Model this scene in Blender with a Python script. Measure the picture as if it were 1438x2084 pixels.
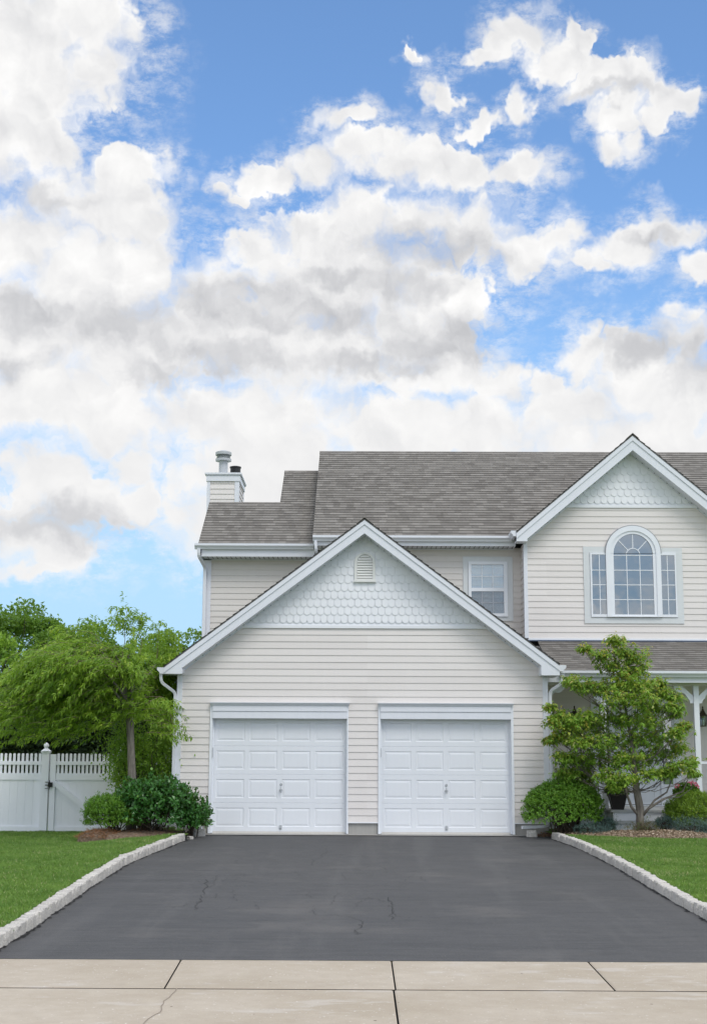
import bpy, math, random
import numpy as np
from mathutils import Vector, Matrix

for _o in list(bpy.data.objects): bpy.data.objects.remove(_o)
S = bpy.context.scene
COL = S.collection

# ------------------------------------------------------------------ camera
yaw, pitch, roll = math.radians(-0.3), math.radians(9.9), .0045
F = Vector((math.sin(yaw)*math.cos(pitch), math.cos(yaw)*math.cos(pitch), math.sin(pitch)))
R0 = F.cross(Vector((0, 0, 1))).normalized(); U0 = R0.cross(F)
Rr = R0*math.cos(roll)+U0*math.sin(roll); Ur = U0*math.cos(roll)-R0*math.sin(roll)
cd = bpy.data.cameras.new("camera"); cam = bpy.data.objects.new("camera", cd); COL.objects.link(cam)
cd.sensor_fit = 'VERTICAL'; cd.sensor_height = 36; cd.lens = 50; cd.clip_end = 2000; cd.clip_start = .1
M = Matrix((( Rr.x, Ur.x, -F.x, -.13), (Rr.y, Ur.y, -F.y, -26.6), (Rr.z, Ur.z, -F.z, 1.38), (0, 0, 0, 1)))
cam.matrix_world = M
S.camera = cam

# ------------------------------------------------------------------ light
SUN_EL, SUN_AZ = math.radians(52), math.radians(152)      # azimuth from +Y towards +X
sd = bpy.data.lights.new("sun", 'SUN'); sd.energy = 1.5; sd.angle = math.radians(24); sd.color = (1, .965, .91)
sun = bpy.data.objects.new("sun", sd); COL.objects.link(sun)
sv = Vector((math.sin(SUN_AZ)*math.cos(SUN_EL), math.cos(SUN_AZ)*math.cos(SUN_EL), math.sin(SUN_EL)))
sun.rotation_euler = sv.to_track_quat('Z', 'Y').to_euler(); sun.location = sv*60
S.view_settings.view_transform = 'Standard'; S.view_settings.look = 'None'
S.view_settings.exposure = 0.0; S.view_settings.gamma = 1
S.cycles.max_bounces = 8; S.cycles.transparent_max_bounces = 12

# ------------------------------------------------------------------ node helper
class NT:
    def __init__(s, t): s.t = t; s.n = t.nodes; s.l = t.links
    def new(s, typ, ins=None, **kw):
        n = s.n.new(typ)
        for k, v in kw.items(): setattr(n, k, v)
        for k, v in (ins or {}).items():
            if isinstance(v, bpy.types.NodeSocket): s.l.new(v, n.inputs[k])
            else: n.inputs[k].default_value = v
        return n
    def math(s, op, a, b=0., c=0., clamp=False):
        n = s.new('ShaderNodeMath', {0: a, 1: b, 2: c}, operation=op); n.use_clamp = clamp; return n.outputs[0]
    def vm(s, op, a, b=(0, 0, 0), c=(0, 0, 0)):
        n = s.new('ShaderNodeVectorMath', {0: a, 1: b}, operation=op)
        if op == 'MULTIPLY_ADD':
            if isinstance(c, bpy.types.NodeSocket): s.l.new(c, n.inputs[2])
            else: n.inputs[2].default_value = c
        return n.outputs['Value'] if op == 'LENGTH' else n.outputs[0]
    def noise(s, vec, scale, detail=4, rough=.55, out=0, dist=0., dim='3D'):
        n = s.new('ShaderNodeTexNoise', noise_dimensions=dim)
        for k, v in {'Scale': scale, 'Detail': detail, 'Roughness': rough, 'Distortion': dist}.items(): n.inputs[k].default_value = v
        s.l.new(vec, n.inputs['Vector'])
        return n.outputs[out]
    def mix(s, f, a, b, blend='MIX'):
        n = s.new('ShaderNodeMix', data_type='RGBA', blend_type=blend)
        for k, v in ((0, f), (6, a), (7, b)):
            if isinstance(v, bpy.types.NodeSocket): s.l.new(v, n.inputs[k])
            else: n.inputs[k].default_value = (tuple(v)+(1,)) if k and len(v) == 3 else v
        return n.outputs[2]
    def sstep(s, v, a, b, lo=0., hi=1.):
        n = s.new('ShaderNodeMapRange', {0: v, 1: a, 2: b, 3: lo, 4: hi}, interpolation_type='SMOOTHSTEP'); return n.outputs[0]
    def lin(s, v, a, b, lo=0., hi=1.):
        return s.new('ShaderNodeMapRange', {0: v, 1: a, 2: b, 3: lo, 4: hi}).outputs[0]

# ------------------------------------------------------------------ sky with cumulus (azimuth, elevation in degrees)
CLOUDS = [(-14.4, 28.03, 2.97, 1.78),(-11.55, 28.31, 2.18, 1.39),(-14.1, 26.3, 3.56, 2.18),(-11.28, 26.92, 1.48, 1.19),(-14.6, 24.28, 2.38, 2.18),(-12.98, 23.89, 0.99, 1.19),(-9.69, 23.03, 1.88, 0.99),(-11.67, 21.78, 2.77, 1.48),(-9.43, 21.36, 1.48, 1.39),(-13.78, 19.93, 2.97, 1.78),(-11.36, 18.97, 3.76, 1.98),(-9.16, 19.48, 1.29, 1.19),(-13.62, 16.54, 4.95, 2.38),(-10.26, 16.36, 3.56, 2.38),(-13.13, 14.27, 4.36, 1.78),(-5.14, 22.41, 0.75, 0.4),(-4.0, 22.91, 1.19, 0.63),(-2.02, 23.42, 1.58, 0.83),(-0.35, 24.09, 1.19, 0.79),(1.12, 24.65, 0.89, 0.49),(1.96, 23.71, 1.78, 1.09),(4.05, 23.4, 1.78, 0.89),(6.34, 23.33, 1.39, 0.63),(-0.78, 25.48, 1.48, 0.55),(5.22, 25.12, 0.89, 0.49),(3.45, 26.27, 0.79, 0.55),(2.61, 27.46, 0.59, 0.22),(0.08, 21.84, 1.39, 1.09),(-2.0, 20.87, 2.18, 0.99),(-4.06, 20.07, 1.78, 0.99),(-6.29, 18.85, 1.78, 1.19),(2.16, 21.45, 2.18, 0.99),(4.65, 21.03, 1.98, 1.39),(-0.74, 18.97, 5.54, 2.18),(-6.25, 16.92, 3.96, 1.98),(-2.36, 16.23, 5.15, 1.98),(1.95, 17.03, 2.97, 2.18),(4.21, 17.97, 1.58, 1.19),(7.1, 20.19, 1.98, 1.19),(8.34, 20.61, 1.19, 0.69),(2.96, 15.45, 2.38, 1.19),(9.52, 19.42, 0.99, 0.59),(10.94, 20.0, 1.48, 0.89),(12.16, 20.68, 1.48, 0.79),(13.35, 20.59, 0.99, 0.49),(14.08, 19.23, 0.69, 0.69),(6.63, 28.05, 1.39, 0.75),(5.36, 27.65, 1.19, 0.44),(8.29, 27.34, 1.19, 0.79),(9.15, 28.08, 0.79, 0.59),(9.92, 26.34, 1.68, 0.89),(11.35, 26.24, 1.39, 0.79),(12.76, 25.76, 1.19, 0.75),(11.11, 25.17, 1.29, 0.89),(11.07, 23.9, 0.75, 0.75),(12.52, 24.88, 0.79, 0.59),(6.8, 25.61, 0.63, 0.63),(13.57, 25.87, 0.49, 0.4),(5.6, 15.12, 1.48, 0.75),(7.61, 14.77, 0.99, 0.69),(9.43, 15.87, 1.19, 1.19),(11.22, 15.99, 1.58, 0.99),(13.19, 16.45, 1.19, 1.19),(10.65, 16.78, 0.59, 0.55),(13.32, 17.39, 0.69, 0.49),(11.96, 14.6, 2.57, 1.58),(13.69, 14.32, 1.19, 1.58),(8.98, 13.95, 2.97, 1.19),(3.35, 13.09, 8.31, 1.58),(11.3, 12.51, 5.94, 1.58),(-4.36, 13.64, 5.94, 1.78),(-9.76, 13.28, 2.77, 1.78),(-3.51, 11.49, 5.15, 2.38),(-12.81, 11.39, 2.18, 0.99),(-11.6, 10.09, 3.37, 1.19),(-8.77, 10.19, 0.89, 1.09),(-12.88, 8.49, 2.38, 1.39),(-13.21, 7.32, 1.58, 0.44),(-9.5, 11.34, 1.19, 0.79),(-5.68, 9.48, 2.77, 1.78)]
SHADE = [(2.58, 20.3, 2.57, 0.79),(-5.26, 18.3, 2.57, 0.69),(-2.37, 17.59, 3.17, 0.59),(-5.62, 16.16, 2.18, 0.55),(1.74, 18.97, 1.78, 0.59),(-0.95, 19.35, 1.19, 0.36),(-9.9, 17.34, 1.78, 0.79),(-8.23, 15.29, 1.19, 0.49),(4.2, 16.8, 0.99, 0.69),(-13.66, 17.3, 1.58, 0.59),(-12.34, 9.28, 2.57, 0.63),(-10.77, 8.76, 0.99, 0.4),(13.36, 15.68, 0.89, 0.99),(12.16, 20.49, 0.99, 0.28),(0.1, 15.86, 2.38, 0.36),(-14.15, 15.36, 1.19, 0.4),(10.53, 25.94, 1.78, 0.24),(-13.08, 21.85, 0.99, 0.4),(2.56, 16.63, 1.19, 0.51),(11.42, 16.36, 1.39, 0.59)]

W = bpy.data.worlds.new("World"); S.world = W; W.use_nodes = True
W.cycles.sampling_method = 'MANUAL'; W.cycles.sample_map_resolution = 512
w = NT(W.node_tree); w.n.clear()
d = w.new('ShaderNodeTexCoord').outputs['Generated']
dn = w.vm('NORMALIZE', d)
sp = w.new('ShaderNodeSeparateXYZ', {0: dn})
az = w.math('MULTIPLY', w.math('ARCTAN2', sp.outputs[0], sp.outputs[1]), 57.2958)
el = w.math('MULTIPLY', w.math('ARCSINE', sp.outputs[2]), 57.2958)
P = w.new('ShaderNodeCombineXYZ', {0: az, 1: el, 2: 0.}).outputs[0]
warp = w.noise(P, .42, 4, .6, 1, dim='2D')
P1 = w.vm('MULTIPLY_ADD', w.vm('SUBTRACT', warp, (.5, .5, .5)), (3.0, 2.3, 0), P)
warp2 = w.noise(P, 1.7, 3, .5, 1, dim='2D')
P1 = w.vm('MULTIPLY_ADD', w.vm('SUBTRACT', warp2, (.5, .5, .5)), (.36, .34, 0), P1)
P1 = w.vm('MULTIPLY', P1, (1, 1, 0))
def blobs(L, vec, k=.25):
    acc = None
    for (a, e, ra, re) in L:
        v = w.vm('MULTIPLY_ADD', vec, (1/ra, 1/re, 0), (-a/ra, -e/re, 0))
        ln = w.vm('LENGTH', v)
        acc = ln if acc is None else w.new('ShaderNodeMath', {0: acc, 1: ln, 2: k}, operation='SMOOTH_MIN').outputs[0]
    return acc
dist = blobs(CLOUDS, P1)
# elsewhere on the sphere: broken cloud from plain noise
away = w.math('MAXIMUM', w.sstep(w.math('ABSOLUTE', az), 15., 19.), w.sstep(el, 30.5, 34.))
nb = w.noise(w.vm('MULTIPLY_ADD', dn, (1, 1, 2.2), (3.7, 1.2, .4)), 2.3, 4, .55)
dist_b = w.lin(nb, .38, .58, 1.35, .45)
dist = w.new('ShaderNodeMix', {0: away, 2: dist, 3: dist_b}, data_type='FLOAT').outputs[0]
fine = w.noise(P1, .95, 6, .56, dim='2D')
wisp = w.noise(w.vm('MULTIPLY', P, (.6, 1.2, 0)), .9, 5, .7, dim='2D')
dd = w.math('ADD', dist, w.math('MULTIPLY', w.math('SUBTRACT', fine, .5), -.78))
soft = w.noise(P, .35, 2, .5, dim='2D')
alpha = w.sstep(w.math('MULTIPLY', dd, 1.03), w.lin(soft, .35, .65, 1.22, 1.5), w.lin(soft, .35, .65, .86, .30))
veil = w.math('MULTIPLY', w.sstep(dd, 2.1, .95), w.sstep(wisp, .36, .70, 0., .62))
alpha = w.math('MAXIMUM', alpha, veil)
# relief: density sampled a little nearer the light (up and to the left) minus density here
def puff(vec):
    return w.noise(vec, .42, 4.2, .50, dim='2D')
Pr = w.vm('MULTIPLY_ADD', w.vm('SUBTRACT', warp, (.5, .5, .5)), (1.6, 1.3, 0), P)
up = w.vm('ADD', Pr, (.25, .6, 0))
rel = w.math('SUBTRACT', puff(Pr), puff(up))
rel = w.math('MULTIPLY', rel, w.sstep(el, 8., 18., .25, 1.))
edge = w.sstep(dd, .35, 1.15)                             # thin bright rims
shd = w.sstep(w.math('ADD', blobs(SHADE, P1, .4), w.math('MULTIPLY', w.math('SUBTRACT', fine, .5), -.95)), 2.0, .3)
away_fill = w.math('MULTIPLY', away, -.42)        # cloud outside the view is brightened as added fill on the facade
lum = w.math('ADD', .955, w.math('MULTIPLY', rel, .46))
lum = w.math('SUBTRACT', lum, w.math('MULTIPLY', w.math('SUBTRACT', 1., edge), .06))
lum = w.math('SUBTRACT', lum, w.math('MULTIPLY', shd, .235))
lum = w.math('SUBTRACT', lum, away_fill)
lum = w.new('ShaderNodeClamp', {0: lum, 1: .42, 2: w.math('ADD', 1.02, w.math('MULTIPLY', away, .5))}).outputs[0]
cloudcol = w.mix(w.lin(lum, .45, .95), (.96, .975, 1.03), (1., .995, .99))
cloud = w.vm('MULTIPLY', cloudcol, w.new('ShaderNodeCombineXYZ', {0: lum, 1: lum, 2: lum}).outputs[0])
sky = w.new('ShaderNodeTexSky', sky_type='NISHITA', sun_disc=False)
sky.sun_elevation = SUN_EL; sky.sun_rotation = SUN_AZ; sky.air_density = 1.0; sky.dust_density = .6; sky.ozone_density = 2.0
hz = w.math('ADD', .06, w.sstep(el, 22., 3., 0., .80))
skyc = w.mix(hz, w.vm('MULTIPLY', sky.outputs[0], (.90, 1.14, 1.36)), (3.1, 4.7, 6.3))      # the photograph's cool white balance
b1 = w.new('ShaderNodeBackground', {0: skyc, 1: .15})
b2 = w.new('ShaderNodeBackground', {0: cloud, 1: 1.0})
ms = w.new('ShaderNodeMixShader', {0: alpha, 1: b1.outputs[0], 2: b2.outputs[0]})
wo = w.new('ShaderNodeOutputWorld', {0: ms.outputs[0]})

# ------------------------------------------------------------------ mesh building
class MB:
    def __init__(s): s.v = []; s.f = []; s.m = []; s.uv = []
    def face(s, pts, m=0, uv=None):
        i = len(s.v); s.v += [tuple(p) for p in pts]; s.f.append(tuple(range(i, i+len(pts)))); s.m.append(m)
        s.uv.append(uv or [(p[0], p[2]) for p in pts])
    def box(s, x0, x1, y0, y1, z0, z1, m=0, skip=''):
        a, b, c, d_ = (x0, y0), (x1, y0), (x1, y1), (x0, y1)
        for k, (p, q) in zip('fRBL', ((a, b), (b, c), (c, d_), (d_, a))):
            if k in skip: continue
            s.face([(p[0], p[1], z0), (q[0], q[1], z0), (q[0], q[1], z1), (p[0], p[1], z1)], m)
        s.face([(x0, y0, z1), (x1, y0, z1), (x1, y1, z1), (x0, y1, z1)], m)
        s.face([(x0, y1, z0), (x1, y1, z0), (x1, y0, z0), (x0, y0, z0)], m)
    def prism(s, poly, T, w0, w1, m=0):
        """poly in (u, v); T(u, v, w) to 3D"""
        n = len(poly)
        s.face([T(u, v, w1) for u, v in poly], m); s.face([T(u, v, w0) for u, v in reversed(poly)], m)
        for i in range(n):
            (a, b), (c, d_) = poly[i], poly[(i+1) % n]
            s.face([T(a, b, w0), T(c, d_, w0), T(c, d_, w1), T(a, b, w1)], m)
    def tube(s, pts, rad, n=8, m=0, cap=True):
        P_ = [Vector(p) for p in pts]; N = len(P_)
        if not hasattr(rad, '__len__'): rad = [rad]*N
        rings = []; ref = Vector((.31, .17, 1)).normalized()
        for i, p in enumerate(P_):
            t = (P_[min(i+1, N-1)]-P_[max(i-1, 0)]).normalized()
            a = t.cross(ref)
            if a.length < .05: a = t.cross(Vector((1, 0, 0)))
            a.normalize(); b = t.cross(a)
            base = len(s.v)
            for k in range(n):
                q = p+(a*math.cos(2*math.pi*k/n)+b*math.sin(2*math.pi*k/n))*rad[i]; s.v.append(tuple(q))
            rings.append(base)
        for i in range(N-1):
            for k in range(n):
                k2 = (k+1) % n
                s.f.append((rings[i]+k, rings[i]+k2, rings[i+1]+k2, rings[i+1]+k)); s.m.append(m); s.uv.append([(k/n, i*.1)]*4)
        if cap:
            s.f.append(tuple(rings[0]+k for k in range(n))[::-1]); s.m.append(m); s.uv.append([(0, 0)]*n)
            s.f.append(tuple(rings[-1]+k for k in range(n))); s.m.append(m); s.uv.append([(0, 0)]*n)
    def lathe(s, prof, c, n=20, m=0):
        base = len(s.v)
        for r, z in prof:
            for k in range(n):
                a = 2*math.pi*k/n; s.v.append((c[0]+r*math.cos(a), c[1]+r*math.sin(a), c[2]+z))
        for i in range(len(prof)-1):
            for k in range(n):
                k2 = (k+1) % n
                s.f.append((base+i*n+k, base+i*n+k2, base+(i+1)*n+k2, base+(i+1)*n+k)); s.m.append(m); s.uv.append([(0, 0)]*4)
    def build(s, name, mats, parent=None, smooth=False, bevel=0, at=None):
        me = bpy.data.meshes.new(name)
        V = s.v
        if at is not None: V = [(x-at[0], y-at[1], z-at[2]) for x, y, z in s.v]
        me.from_pydata(V, [], s.f)
        if not isinstance(mats, (list, tuple)): mats = [mats]
        for m in mats: me.materials.append(m)
        me.polygons.foreach_set('material_index', s.m)
        uvl = me.uv_layers.new(name='uv')
        uvl.data.foreach_set('uv', [c for f in s.uv for p in f for c in p])
        if smooth: me.polygons.foreach_set('use_smooth', [True]*len(s.f))
        me.update()
        o = bpy.data.objects.new(name, me); COL.objects.link(o)
        if at is not None: o.location = at
        if parent is not None: o.parent = parent
        if bevel:
            b = o.modifiers.new('bevel', 'BEVEL'); b.width = bevel; b.segments = 2; b.limit_method = 'ANGLE'
        return o
def tag(o, label=None, cat=None, group=None, kind=None):
    if label: o['label'] = label
    if cat: o['category'] = cat
    if group: o['group'] = group
    if kind: o['kind'] = kind
    return o
def thing(name, label, cat, group=None):
    o = bpy.data.objects.new(name, None); COL.objects.link(o); o.empty_display_size = .2
    return tag(o, label, cat, group)
def clip(poly, a, b, c):
    """keep a*u+b*v <= c"""
    out = []; n = len(poly)
    for i in range(n):
        p, q = poly[i], poly[(i+1) % n]; dp = a*p[0]+b*p[1]-c; dq = a*q[0]+b*q[1]-c
        if dp <= 1e-9: out.append(p)
        if (dp < -1e-9 and dq > 1e-9) or (dp > 1e-9 and dq < -1e-9):
            t = dp/(dp-dq); out.append((p[0]+(q[0]-p[0])*t, p[1]+(q[1]-p[1])*t))
    return out if len(out) > 2 else []
def area(p): return abs(sum(p[i][0]*p[(i+1) % len(p)][1]-p[(i+1) % len(p)][0]*p[i][1] for i in range(len(p))))/2
def subtract(polys, h):
    out = []
    for p in polys:
        L = clip(p, 1, 0, h[0]); Rg = clip(p, -1, 0, -h[1]); mid = clip(clip(p, -1, 0, -h[0]) or [(0, 0)], 1, 0, h[1]) if True else []
        if L: out.append(L)
        if Rg: out.append(Rg)
        if mid and len(mid) > 2:
            lo = clip(mid, 0, 1, h[2]); hi = clip(mid, 0, -1, -h[3])
            if lo: out.append(lo)
            if hi: out.append(hi)
    return [p for p in out if area(p) > 1e-6]
def pieces(name, m, parent, boxes, bevel=0):
    for q in boxes:
        b = MB(); b.box(*q[:6]); b.build(name, m, parent, bevel=bevel)
def lap(mb, poly, expo, proud, T, holes=(), v0=0., m=0):
    """overlapping courses (clapboard or shingles) on a planar polygon; each course stands proud at its lower edge"""
    vmin = min(v for u, v in poly); vmax = max(v for u, v in poly)
    k = math.floor((vmin-v0)/expo)
    while v0+k*expo < vmax-1e-6:
        a, b = v0+k*expo, v0+(k+1)*expo; k += 1
        c = clip(poly, 0, 1, b); c = clip(c, 0, -1, -a) if c else []
        if not c: continue
        ps = [c]
        for h in holes: ps = subtract(ps, h)
        for p in ps:
            mb.face([T(u, v, proud*(b-v)/expo+.002) for u, v in p], m, [(u, v) for u, v in p])
            lo = min(v for u, v in p)
            us = [u for u, v in p if v < lo+1e-5]
            if len(us) > 1:
                w = proud*(b-lo)/expo+.002
                mb.face([T(min(us), lo, 0), T(max(us), lo, 0), T(max(us), lo, w), T(min(us), lo, w)], m, [(min(us), lo)]*4)
def front(Y): return lambda u, v, w: (u, Y-w, v)
def side_r(X): return lambda u, v, w: (X+w, u, v)      # faces +X, u is y
def side_l(X): return lambda u, v, w: (X-w, u, v)
def back(Y): return lambda u, v, w: (u, Y+w, v)

# ------------------------------------------------------------------ materials
def mat(name):
    m = bpy.data.materials.new(name); m.use_nodes = True; t = NT(m.node_tree); t.n.clear()
    t.co = t.new('ShaderNodeTexCoord'); return m, t
def finish(t, base, rough=.6, bump=None, bs=.3, bd=.01, spec=.3, metal=0., extra=None, coat=0):
    ins = {'Base Color': base if isinstance(base, bpy.types.NodeSocket) else tuple(base)+(1,), 'Roughness': rough, 'Specular IOR Level': spec, 'Metallic': metal}
    if coat: ins['Coat Weight'] = coat; ins['Coat Roughness'] = .1
    if bump is not None: ins['Normal'] = t.new('ShaderNodeBump', {'Strength': bs, 'Distance': bd, 'Height': bump}).outputs[0]
    p = t.new('ShaderNodeBsdfPrincipled', ins)
    t.new('ShaderNodeOutputMaterial', {0: p.outputs[0]}); return p
def paint(name, col, rough=.45, var=.05, bs=.08):
    m, t = mat(name)
    n = t.noise(t.co.outputs['Object'], 1.3, 5, .6); n2 = t.noise(t.vm('MULTIPLY', t.co.outputs['Object'], (6, 6, .8)), 2.5, 4, .6)
    f = t.math('MULTIPLY', t.math('ADD', n, n2), .5)
    c = t.mix(t.lin(f, .3, .7), [x*(1-var) for x in col], [min(1, x*(1+var)) for x in col])
    g = t.noise(t.co.outputs['Object'], 60, 3)
    finish(t, c, rough, g, bs, .002); return m
trim_m = paint('white_trim', (.70, .72, .765), .4, .035)
white_m = paint('white_vinyl', (.75, .775, .815), .35, .02)
door_m = paint('door_white', (.72, .742, .775), .42, .02)
ceil_m = paint('porch_ceiling', (.66, .64, .60), .6, .03)
fence_m = paint('fence_vinyl', (.86, .87, .92), .35, .02)
black_m = paint('black_iron', (.02, .02, .022), .4, .2)
metal_m = paint('galvanised', (.42, .44, .46), .35, .08)
dark_m = paint('dark_void', (.012, .012, .012), .8, .2)
pot_m = paint('dark_planter', (.035, .03, .03), .5, .2)
bronze_m = paint('bronze', (.06, .045, .03), .4, .3)
found_m = paint('concrete_block', (.36, .35, .33), .9, .12, .6)
def siding(name, c1, c2):
    m, t = mat(name)
    uv = t.co.outputs['UV']; sp_ = t.new('ShaderNodeSeparateXYZ', {0: uv})
    row = t.math('FLOOR', t.math('DIVIDE', sp_.outputs[1], .127))
    wn = t.new('ShaderNodeTexWhiteNoise', {'Vector': t.new('ShaderNodeCombineXYZ', {0: t.math('FLOOR', t.math('MULTIPLY', sp_.outputs[0], .27)), 1: row, 2: 0.}).outputs[0]}).outputs[0]
    n = t.noise(t.co.outputs['Object'], .8, 5, .6)
    st = t.noise(t.vm('MULTIPLY', t.co.outputs['Object'], (9, 9, .5)), 1.2, 4, .65)
    f = t.math('ADD', t.math('MULTIPLY', wn, .3), t.math('ADD', t.math('MULTIPLY', n, .4), t.math('MULTIPLY', st, .3)))
    c = t.mix(t.lin(f, .25, .75), c1, c2)
    gr = t.noise(t.vm('MULTIPLY', t.co.outputs['Object'], (3, 3, 60)), 3, 3)
    finish(t, c, .5, gr, .12, .002); return m
siding_m = siding('cream_siding', (.675, .637, .612), (.735, .698, .672))
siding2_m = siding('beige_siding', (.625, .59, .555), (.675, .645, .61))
scallop_m = siding('scallop_white', (.735, .75, .782), (.785, .80, .828))
def roofing():
    m, t = mat('asphalt_shingle')
    uv = t.co.outputs['UV']; sp_ = t.new('ShaderNodeSeparateXYZ', {0: uv})
    row = t.math('FLOOR', t.math('DIVIDE', sp_.outputs[1], .143))
    def cells(wid, seed):
        rn = t.new('ShaderNodeTexWhiteNoise', {'Vector': t.new('ShaderNodeCombineXYZ', {0: row, 1: seed, 2: 3.}).outputs[0]}).outputs[0]
        u = t.math('FLOOR', t.math('ADD', t.math('DIVIDE', sp_.outputs[0], wid), t.math('MULTIPLY', rn, 7.3)))
        return t.new('ShaderNodeTexWhiteNoise', {'Vector': t.new('ShaderNodeCombineXYZ', {0: u, 1: row, 2: seed}).outputs[0]}).outputs[0]
    a, b = cells(.15, 1.), cells(.31, 2.)
    big = t.noise(t.co.outputs['Object'], .5, 4)
    f = t.math('ADD', t.math('MULTIPLY', a, .5), t.math('ADD', t.math('MULTIPLY', b, .35), t.math('MULTIPLY', big, .3)))
    c = t.mix(t.lin(f, .2, .95), (.152, .140, .127), (.292, .275, .252))
    grit = t.noise(t.co.outputs['Object'], 90, 3, .7)
    c = t.mix(t.lin(grit, .35, .7, 0, .45), c, (.085, .08, .075))
    # the thinner single-layer tabs cast a small shadow line, modelled as height
    h = t.math('ADD', t.math('MULTIPLY', t.math('GREATER_THAN', a, .5), 1.), t.math('MULTIPLY', grit, .3))
    finish(t, c, .9, h, .7, .008); return m
roof_m = roofing()
edge_m = paint('shingle_edge', (.10, .098, .095), .9, .2)
def asphalt():
    m, t = mat('driveway_asphalt')
    o = t.co.outputs['Object']
    n1 = t.noise(t.vm('MULTIPLY', o, (.35, 1.6, 1)), 1.1, 6, .62)
    n2 = t.noise(t.vm('MULTIPLY', o, (1, 5, 1)), 2.2, 5, .65, dist=.6)
    n3 = t.noise(o, 130, 2, .7)
    f = t.math('ADD', t.math('MULTIPLY', n1, .55), t.math('MULTIPLY', n2, .45))
    c = t.mix(t.lin(f, .33, .68), (.034, .035, .037), (.080, .080, .083))
    c = t.mix(t.sstep(t.noise(o, .55, 5, .6), .52, .72, 0, .55), c, (.125, .117, .110))
    tr_ = t.noise(t.vm('MULTIPLY', o, (1.6, .12, 1)), 1.0, 4, .6)          # worn wheel paths run up the drive
    c = t.mix(t.sstep(tr_, .5, .68, 0, .35), c, (.115, .113, .112))
    c = t.mix(t.sstep(t.noise(o, 14, 4, .7), .55, .75, 0, .5), c, (.035, .035, .037))
    sc = t.noise(t.vm('MULTIPLY', o, (.5, 7, 1)), 1.6, 5, .7)
    c = t.mix(t.sstep(sc, .62, .72, 0, .5), c, (.035, .036, .038))
    c = t.mix(t.sstep(t.noise(o, 75, 2, .7), .5, .72, 0, .55), c, (.125, .124, .122))
    c = t.mix(t.sstep(t.noise(t.vm('MULTIPLY', o, (1, 3, 1)), 48, 2, .7), .52, .7, 0, .5), c, (.026, .026, .028))
    # brush marks of the sealer
    wv = t.noise(t.vm('MULTIPLY', o, (.7, 16, 1)), 1.3, 3, .6, dist=.8)
    c = t.mix(t.lin(wv, .3, .7, 0, .22), c, (.14, .138, .136))
    sp2 = t.new('ShaderNodeTexVoronoi', {'Vector': o, 'Scale': 42.}, feature='F1')
    c = t.mix(t.math('MULTIPLY', t.math('LESS_THAN', sp2.outputs['Distance'], .13), t.math('GREATER_THAN', t.new('ShaderNodeSeparateColor', {0: sp2.outputs['Color']}).outputs[0], .88)), c, (.22, .21, .20))
    finish(t, c, t.lin(n1, .3, .7, .62, .8), t.math('ADD', n3, t.math('MULTIPLY', n2, .6)), .55, .006, .35); return m
asphalt_m = asphalt()
crack_m = paint('crack', (.017, .017, .018), .95, .2)
def concrete():
    m, t = mat('sidewalk_concrete')
    o = t.co.outputs['Object']
    n1 = t.noise(o, .9, 6, .6); n2 = t.noise(o, 6, 5, .65); n3 = t.noise(o, 55, 3, .7)
    c = t.mix(t.lin(n1, .35, .65), (.40, .345, .27), (.475, .42, .345))
    c = t.mix(t.lin(n2, .35, .7, 0, .4), c, (.345, .285, .225))
    c = t.mix(t.sstep(t.noise(t.vm('MULTIPLY', o, (1, 2.4, 1)), 1.7, 5, .6), .57, .68, 0, .6), c, (.51, .47, .42))
    c = t.mix(t.sstep(n3, .6, .72, 0, .55), c, (.24, .21, .18))
    c = t.mix(t.sstep(t.noise(o, 34, 2, .6), .66, .74, 0, .7), c, (.72, .70, .66))
    sp2 = t.new('ShaderNodeTexVoronoi', {'Vector': o, 'Scale': 5.}, feature='F1')
    c = t.mix(t.math('MULTIPLY', t.math('LESS_THAN', sp2.outputs['Distance'], .06), t.math('GREATER_THAN', t.new('ShaderNodeSeparateColor', {0: sp2.outputs['Color']}).outputs[0], .75)), c, (.12, .10, .08))
    finish(t, c, .85, t.math('ADD', n3, t.math('MULTIPLY', n2, .6)), .5, .004, .25); return m
concrete_m = concrete()
def granite():
    m, t = mat('granite_block')
    o = t.co.outputs['Object']; oi = t.new('ShaderNodeObjectInfo')
    n1 = t.noise(o, 9, 4, .6); n3 = t.noise(o, 60, 3, .8)
    c = t.mix(t.lin(oi.outputs['Random'], 0, 1), (.50, .475, .44), (.64, .61, .56))
    c = t.mix(t.lin(n3, .42, .62, 0, .6), c, (.22, .215, .21))
    c = t.mix(t.sstep(n1, .55, .75, 0, .5), c, (.36, .33, .28))
    finish(t, c, .85, t.math('ADD', n3, n1), .8, .006); return m
granite_m = granite()
def soil(name, a, b, c3, sc=25):
    m, t = mat(name); o = t.co.outputs['Object']
    n1 = t.noise(o, 2, 5, .6); n2 = t.noise(o, sc, 4, .75)
    c = t.mix(t.lin(n2, .35, .65), a, b); c = t.mix(t.sstep(n1, .5, .7, 0, .6), c, c3)
    finish(t, c, .95, n2, 1., .02); return m
mulch_m = soil('mulch', (.10, .065, .045), (.27, .20, .145), (.20, .15, .11))
chip_m = None
def lawnbase():
    m, t = mat('lawn_soil'); o = t.co.outputs['Object']
    n1 = t.noise(o, 1.1, 5, .6); n2 = t.noise(o, 35, 4, .7)
    c = t.mix(t.lin(n2, .3, .7), (.10, .19, .035), (.19, .30, .06)); c = t.mix(t.sstep(n1, .5, .7, 0, .5), c, (.16, .22, .06))
    finish(t, c, .95, n2, 1., .02); return m
lawn_m = lawnbase()
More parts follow.
